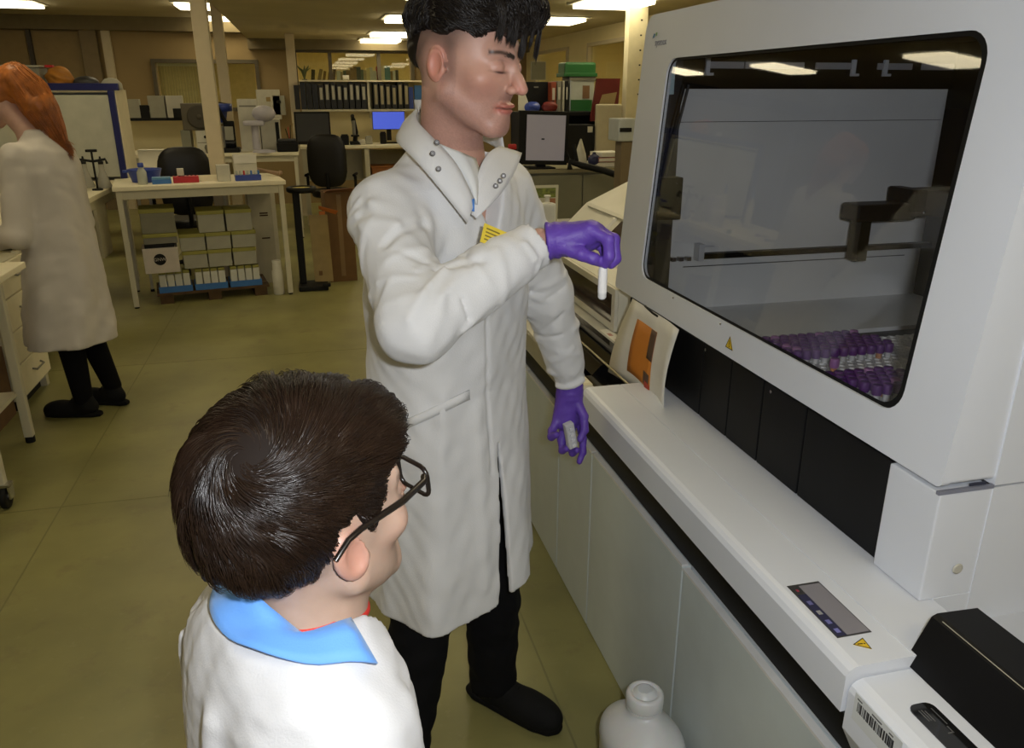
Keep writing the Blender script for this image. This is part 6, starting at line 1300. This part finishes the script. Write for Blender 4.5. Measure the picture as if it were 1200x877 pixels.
t = T('crate', 'open orange crate under the far desk', 'crate', (.93, BY-.35, .52)); B('tray', mat('orange_crate', (.32, .11, .02), .6), t, -.14, .18, -.1, .2, 0, .18, r=.01); B('rim', mat('orange_crate', (.32, .11, .02), .6), t, -.15, .19, -.11, .21, .18, .20)
t = T('shelf_stand', 'dark stand under the far desk carrying the orange crate', 'stand', (.93, BY-.35, 0)); B('body', m_dbrown, t, -.2, .24, -.12, .3, .03, .519); B('plinth', m_bk, t, -.18, .22, -.1, .28, 0, .03)
# things at the right end of the binder shelf
for k, (u0, u1, v0, v1, m_, lab) in enumerate(((479, 484, 102, 118, m_blue, 'small dark blue box at the right end of the binder shelf'), (486, 494, 100, 112, m_blue2, 'teal blue box behind the man\'s collar on the binder shelf'))):
    t, w, h_ = ybox('carton', u0, u1, v0, v1, BY+.02, .08, m_, lab, 'box', za+.001); B('flap', m_, t, -w/2+.003, w/2-.003, -.003, 0, h_*.5, h_*.9)
# books behind the far window
bs = T('window_shelf', 'cream shelf of books behind the far window glass', 'shelf', (.78, 13.33, 0)); B('board', m_top, bs, -.86, .86, -.12, .12, 1.735, 1.76); 
for x in (-.84, .80): B('upright', m_leg, bs, x, x+.04, -.1, .1, 0, 1.735)
cols = [(.35, .27, .13), (.5, .42, .2), (.09, .12, .08), (.22, .14, .05), (.04, .05, .04), (.3, .22, .12), (.12, .08, .05), (.5, .5, .4), (.05, .045, .03)]
rk = random.Random(5); x = .12; i = 0
nthw = ['first', 'second', 'third', 'fourth', 'fifth', 'sixth', 'seventh', 'eighth', 'ninth', 'tenth', 'eleventh', 'twelfth', 'thirteenth', 'fourteenth', 'fifteenth', 'sixteenth', 'seventeenth', 'eighteenth', 'nineteenth', 'twentieth', 'twenty-first', 'twenty-second', 'twenty-third', 'twenty-fourth', 'twenty-fifth', 'twenty-sixth', 'twenty-seventh', 'twenty-eighth', 'twenty-ninth', 'thirtieth']
while x < 1.45 and i < 30:
    w = rk.uniform(.035, .065); hh = rk.uniform(.17, .25)*(1.0 if x > .5 else .85); c = cols[rk.randrange(len(cols))]; nm = 'muted'
    xx = x
    if 1.12 < x < 1.17: c = (.42, .02, .03); nm = 'red'; hh = .25
    elif 1.17 <= x < 1.24: c = (.6, .55, .35); nm = 'cream'; hh = .26
    elif 1.24 <= x < 1.30: c = (.1, .22, .22); nm = 'teal'; hh = .26
    t = T('book', nm+' coloured book, '+nthw[i]+' from the left behind the far window', 'book', (x+w/2, 13.27, 1.7605+(.006 if .1 < x < .5 else 0)), 0, 'books behind the far window')
    tl = rk.uniform(.12, .3) if .1 < x < .5 else 0.
    t.rotation_euler = (0, tl, 0); B('cover', mat('book_%d' % i, c, .7), t, -w/2, w/2, 0, .16, 0, hh, r=.003); B('page_block', m_paper, t, -w/2+.004, w/2-.004, .004, .155, hh, hh+.001)
    x += w+(.002 if tl == 0 else .035); i += 1
t = T('plant', 'grey green plant at the left end of the window books', 'plant', (.03, 13.3, 1.761)); MB().lathe([(.03, 0), (.04, .06)], n=12).build('pot', m_bk, t)
for k in range(9): a = k*.7; MB().tube([(0, 0, .05), (.03*math.cos(a), .02*math.sin(a), .18), (.10*math.cos(a), .05*math.sin(a), .22+.02*(k % 3))], [.008, .016, .004], 5).build('leaf', mat('leaf_grey', (.2, .26, .18), .6), t)
t = T('white_roll', 'small white roll on the sill over the binders', 'roll', (yat(406, 95, BY)[0], BY+.1, za+.366)); MB().lathe([(.03, -.04), (.03, .04)], (0, 0, .0305), 14, 0).build('roll', m_paper, t); MB().lathe([(.012, -.042), (.012, .042)], (0, 0, .0305), 10, 0).build('core', m_tan, t)
# ------------------------------------------------------------------ right-hand background, behind the man
RY = 6.35
cb = T('grey_cabinet', 'grey green desk cabinet behind the purple gloved hand', 'cabinet', (0, 0, 0)); zc = 1.045
xa = yat(600, 195, RY)[0]; xb = 2.70; xm = yat(682, 240, RY)[0]
B('carcass', m_gcab, cb, xa, xb, RY+.02, RY+.58, .05, zc-.03); B('top', mat('cabinet_top', (.30, .27, .17), .5), cb, xa-.02, xb, RY-.02, RY+.60, zc-.03, zc); B('plinth', m_bk, cb, xa+.02, xb, RY+.05, RY+.55, 0, .05)
for q in ((xa+.005, xm-.004), (xm+.004, xb-.005)): B('door', m_gcab, cb, q[0], q[1], RY, RY+.019, .06, zc-.05, r=.003)
t, w, h_ = ybox('monitor', 607, 666, 130, 194, RY-.0, .05, m_bk, 'black monitor with a grey screen right of the man\'s chin', 'monitor', None, r=.008)
z_m = yat(607, 194, RY)[2]; B('screen', m_screen, t, -w/2+.062, w/2-.03, -.003, 0, .035, h_-.03); B('cursor', m_dgrey, t, -.02, .005, -.005, -.003, h_*.47, h_*.5); t.rotation_euler = (0, .03, 0)
B('neck', m_bk, t, -.04, .04, .05, .09, zc-z_m+.012, .2); B('foot', m_bk, t, -.11, .11, .0, .2, zc-z_m+.001, zc-z_m+.014)
KY = 7.2
ks = T('rack_shelf', 'dark rack behind the grey screen monitor holding binders and tubs', 'rack', (0, 0, 0)); kz = yat(660, 131, KY)[2]; x0_, x1_ = yat(605, 131, KY)[0], yat(700, 131, KY)[0]
B('board', m_bk, ks, x0_, x1_, KY-.15, KY+.2, kz-.03, kz); B('side', m_bk, ks, x0_, x0_+.03, KY-.14, KY+.2, zc+.001 if False else 0, kz-.03); B('side', m_bk, ks, x1_-.03, x1_, KY-.14, KY+.2, 0, kz-.03); B('back', m_bk, ks, x0_, x1_, KY+.18, KY+.2, .8, kz-.03)
for k, (u0, u1, v0, m_, lab) in enumerate(((645.5, 652, 96, mat('rust_binder', (.26, .05, .02), .6), 'rust red upright binder right of the man\'s nose'), (652.5, 658, 95, m_grey, 'grey upright binder beside the rust red one'), (658.5, 662, 95, m_bxgrey, 'pale thin binder beside the grey one'), (662.5, 666, 95, m_bk, 'thin black binder beside the clear tub'))):
    t, w, h_ = ybox('ring_binder', u0, u1, v0, 131, KY-.05, .2, m_, lab, 'binder', kz+.001, grp='binders beside the clear tub'); B('spine_label', m_lab, t, -w*.25, w*.25, -.003, 0, h_*.4, h_*.8)
t, w, h_ = ybox('black_case', 613, 643.5, 96, 116, KY+.05, .12, m_bk, 'black case behind the man\'s nose', 'case', kz+.001); B('latch', m_grey, t, -.02, .02, -.006, 0, h_*.8, h_*.85)
t, w, h_ = ybox('wall_notice', 622, 640, 72, 94, 10.5, .02, m_bxgrey, 'grey green notice on the right wall above the black case', 'notice'); B('sheet', m_gcab, t, -w/2+.01, w/2-.01, -.002, 0, .01, h_-.01)
t = T('paper_roll', 'cream folded paper leaning in front of the black case', 'paper', (*yat(614, 125, KY-.1)[:2], kz+.001)); MB().add([(-.05, 0, 0), (.07, -.01, 0), (.0, .03, .20), (-.04, .03, .22), (-.05, .006, 0), (.07, -.004, 0), (.0, .036, .20), (-.04, .036, .22)], [(0, 1, 2, 3), (7, 6, 5, 4), (0, 4, 5, 1), (1, 5, 6, 2), (2, 6, 7, 3), (3, 7, 4, 0)]).build('sheet', m_bxwhite, t); B('fold', m_paper, t, -.04, .0, .04, .05, 0, .16)
for k, (u, m_, lab) in enumerate(((624, m_blue, 'dark blue pouch under the black case'), (644, mat('dark_red', (.16, .012, .01), .5), 'dark red pouch under the black case'))):
    t = T('pouch', lab, 'pouch', (*yat(u, 128, KY-.12)[:2], kz+.001)); V, Fq = sdf_mesh(lambda P: np.maximum(ell(P, (0, 0, .04), (.07, .05, .05))-.006*vnoise(P, 60, k+2), .001-P[:, 2]), (-.1, -.08, -.01), (.1, .08, .12), .008); from_arrays('pouch_body', V, Fq, m_, t); B('zip', m_bk, t, -.04, .04, -.004, .004, .086, .094)
t, w, h_ = ybox('storage_tub', 667, 697, 90, 138, KY-.02, .2, m_clear, 'clear tub with green contents on the dark rack', 'tub', kz+.001, r=.01); B('contents', m_grn, t, -w/2+.01, w/2-.02, -.004, 0, .0+.005, h_*.34, r=.0); B('contents', m_brown, t, w*.02, w*.3, -.004, 0, h_*.38, h_*.75); B('rim', m_grey, t, -w/2-.008, w/2+.008, -.01, .21, h_-.03, h_, r=.004)
t, w, h_ = ybox('green_tray', 662, 699, 73, 86, KY-.03, .22, m_grn, 'dark green tray lid on top of the clear tub', 'tray', yat(667, 90, KY-.02)[2]+.001, r=.02); B('rim', m_grn, t, -w/2-.01, w/2+.01, -.01, .23, .0, .03, r=.004)
t = T('folder', 'dark red leaning folder right of the clear tub', 'folder', (*yat(711, 142, KY-.25)[:2], yat(711, 142, KY-.25)[2])); a0 = np.array([*yat(711, 142, KY-.25)]); qs = [yat(u, v, KY-.25)-a0 for u, v in ((692, 142), (723, 142), (727, 92), (700, 92))]; qs2 = [q+np.array([0, .03, 0]) for q in qs]; MB().add(qs+qs2, [(0, 1, 2, 3), (7, 6, 5, 4), (0, 4, 5, 1), (1, 5, 6, 2), (2, 6, 7, 3), (3, 7, 4, 0)]).build('cover', mat('maroon', (.14, .012, .01), .5), t)
qs = [yat(u, v, KY-.26)-a0 for u, v in ((702, 122), (720, 122), (723, 108), (706, 111))]; qs2 = [q+np.array([0, .004, 0]) for q in qs]; MB().add(qs+qs2, [(0, 1, 2, 3), (7, 6, 5, 4), (0, 4, 5, 1), (1, 5, 6, 2), (2, 6, 7, 3), (3, 7, 4, 0)]).build('picture', m_tan, t)
t, w, h_ = ybox('partition', 697, 730, 122, 186, KY-.35, .04, mat('partition_cream', (.52, .47, .32), .6), 'cream rounded partition board right of the monitor', 'partition', zc+.002, r=.015); B('foot', m_leg, t, -w/2, -w/2+.06, -.06, .1, 0, .02)
t, w, h_ = ybox('black_cabinet', 664, 697, 146, 183, KY-.36, .2, m_bk, 'low black unit between the monitor and the partition', 'unit', zc+.002, r=.01); B('knob', m_bxwhite, t, .06, .1, -.02, 0, h_*.8, h_*.95)
t = T('paper_cone', 'white paper cone standing by the blue ball', 'cone', (*yat(680, 191, RY+.2)[:2], zc+.001)); MB().lathe([(.06, 0), (.045, .1), (.006, .22)], n=14).build('cone', m_bxwhite, t); MB().lathe([(.062, 0), (.062, .01)], n=14).build('rim', m_paper, t)
t = T('blue_ball', 'dark blue wrapped ball on the grey cabinet', 'ball', (*yat(696, 192, RY+.1)[:2], zc+.001)); MB().sphere((0, 0, .052), .052, 14, 10).build('ball', mat('navy_wrap', (.012, .015, .07), .5), t); MB().lathe([(.02, 0), (.012, .02)], (0, 0, .098), 10).build('knot', mat('navy_wrap', (.012, .015, .07), .5), t)
for k, (c, dz, lab) in enumerate(((m_bxwhite, 0, 'white book, lowest of the pile under the red one'), (mat('rose_cover', (.4, .16, .14), .6), .04, 'rose red book in the pile beside the blue ball'), (m_paper, .08, 'pale book on top of the pile beside the blue ball'))):
    t = T('book', lab, 'book', (yat(712, 188, RY+.15)[0]-.01*k, RY+.14, zc+.001+dz), .06*k, 'pile of books beside the blue ball'); B('cover', c, t, -.14+.03*k, .13, -.08, .14, 0, .036, r=.003); B('page_block', m_paper, t, -.135+.03*k, .12, -.082, -.08, .006, .03)
t = T('swing_boom', 'black swing arm reaching right over the grey cabinet', 'arm', (*yat(668, 192, RY-.08)[:2], zc+.001)); a0 = np.array([*yat(668, 192, RY-.08)[:2], zc+.001]); MB().tube([(0, .0, .0), (.0, .0, .06), yat(682, 194, RY-.1)-a0, yat(708, 200, RY-.2)-a0, yat(733, 209, RY-.3)-a0], .026, 8).build('beam', m_bk, t); MB().tube([yat(672, 170, RY-.05)-a0, yat(676, 190, RY-.08)-a0], .018, 8).build('upright', m_bk, t); MB().tube([yat(664, 178, RY-.0)-a0, yat(668, 188, RY-.04)-a0, yat(676, 192, RY-.08)-a0], .006, 6).build('cable', m_bk, t)
t = T('cream_post', 'cream slotted post beside the hood of the large analyser', 'post', (2.84, 7.0, 0)); B('shaft', mat('post_cream', (.72, .66, .45), .5), t, -.085, .085, -.05, .05, .02, ZL-.003, r=.004); B('foot_plate', m_post, t, -.11, .11, -.08, .08, 0, .02)
for i in range(9): B('slot', m_bk, t, .02, .035, -.052, -.049, 1.25+i*.12, 1.262+i*.12)
t, w, h_ = ybox('wall_instrument', 724, 749, 139, 166, 5.4, .2, mat('pale_blue_case', (.42, .45, .45), .5), 'pale blue instrument on a brown stand left of the hood', 'instrument', None, r=.01); B('window', m_bk, t, -w/2+.01, w*.15, -.004, 0, h_*.42, h_*.60)
t2 = T('brown_stand', 'brown stand carrying the pale blue instrument', 'stand', (*yat(737, 166, 5.42)[:2], 0)); zz = yat(724, 166, 5.4)[2]; B('column', mat('stand_brown', (.17, .13, .075), .6), t2, -.055, .06, 0, .12, .02, zz-.001, r=.006); B('foot', m_bk, t2, -.1, .1, -.06, .18, 0, .02)
t = T('red_stapler', 'red and black stapler at the left of the grey screen', 'stapler', (*yat(600, 175, RY-.02)[:2], zc+.001)); B('base', m_bk, t, -.04, .05, -.03, .03, 0, .05, r=.008); B('arm', m_redp, t, -.04, .045, -.025, .025, .05, .10, r=.01); B('top', m_bk, t, -.03, .04, -.02, .02, .10, .16, r=.01); B('pad', m_redp, t, -.03, .035, -.02, .02, .16, .2, r=.01)
# side bench with soap bottle and picture card, seen between the sleeve and the second analyser
sd = T('side_bench', 'grey side bench behind the man holding the soap bottle', 'bench', (1.15, 4.15, 0)); B('top', mat('side_bench_grey', (.25, .24, .2), .5), sd, -.35, .45, -.3, .35, .90, .93, r=.004); B('carcass', m_gcab, sd, -.33, .43, -.28, .33, .05, .90); B('plinth', m_bk, sd, -.3, .4, -.24, .3, 0, .05)
sp = yat(641, 262, 4.05); t = T('soap_bottle', 'white pump bottle behind the purple gloved hand', 'bottle', (sp[0], 4.05, .931)); hh = yat(641, 238, 4.05)[2]-.931; B('body', mat('pump_white', (.62, .62, .57), .45), t, -.042, .042, -.03, .03, 0, hh, r=.012); MB().lathe([(.014, 0), (.012, .03), (.018, .032), (.018, .04)], (0, 0, hh), 12).build('pump', m_paper, t)
t = T('picture_card', 'cream card with a green picture leaning behind the pump bottle', 'card', (sp[0]+.03, 4.16, .931)); ch = yat(650, 218, 4.16)[2]-.931
def cq(x0, x1, z0, z1, y_): k_ = .18; return [(x0+k_*z0*.4, y_+k_*z0, z0), (x1+k_*z0*.4, y_+k_*z0, z0), (x1+k_*z1*.4, y_+k_*z1, z1), (x0+k_*z1*.4, y_+k_*z1, z1)]
def slab(q, th_): q2 = [(a, b+th_, c) for a, b, c in q]; return MB().add(q+q2, [(0, 1, 2, 3), (7, 6, 5, 4), (0, 4, 5, 1), (1, 5, 6, 2), (2, 6, 7, 3), (3, 7, 4, 0)])
slab(cq(-.09, .06, 0, ch, 0), .004).build('card', mat('card_cream', (.46, .44, .32), .6), t); slab(cq(-.075, .045, ch*.72, ch*.94, -.002), .001).build('picture', mat('leafy_green', (.14, .17, .02), .6, var=.6, scale=60), t); slab(cq(.01, .045, ch*.3, ch*.7, -.002), .001).build('picture', mat('rust_ink', (.3, .12, .05), .6), t)
t = T('red_packet', 'red and white packet on the cream bench analyser', 'packet', (1.62, 3.30, 1.287)); B('base', m_paper, t, -.07, .05, -.05, .05, 0, .03, r=.003); MB().prism([(-.06, .03), (.05, .03), (.0, .09)], 1, -.045, .045).build('top', mat('packet_red', (.2, .02, .02), .5), t)
t = T('odds_box', 'dark clutter tray beside the red packet', 'tray', (1.64, 3.02, 1.285)); B('tray', m_dgrey, t, -.09, .09, -.11, .13, 0, .035, r=.006); MB().tube([(-.06, -.05, .05), (.05, .08, .06)], .014, 8).build('tool', m_grey, t); B('block', m_bxgrey, t, -.02, .06, -.08, -.02, .036, .07, r=.004)
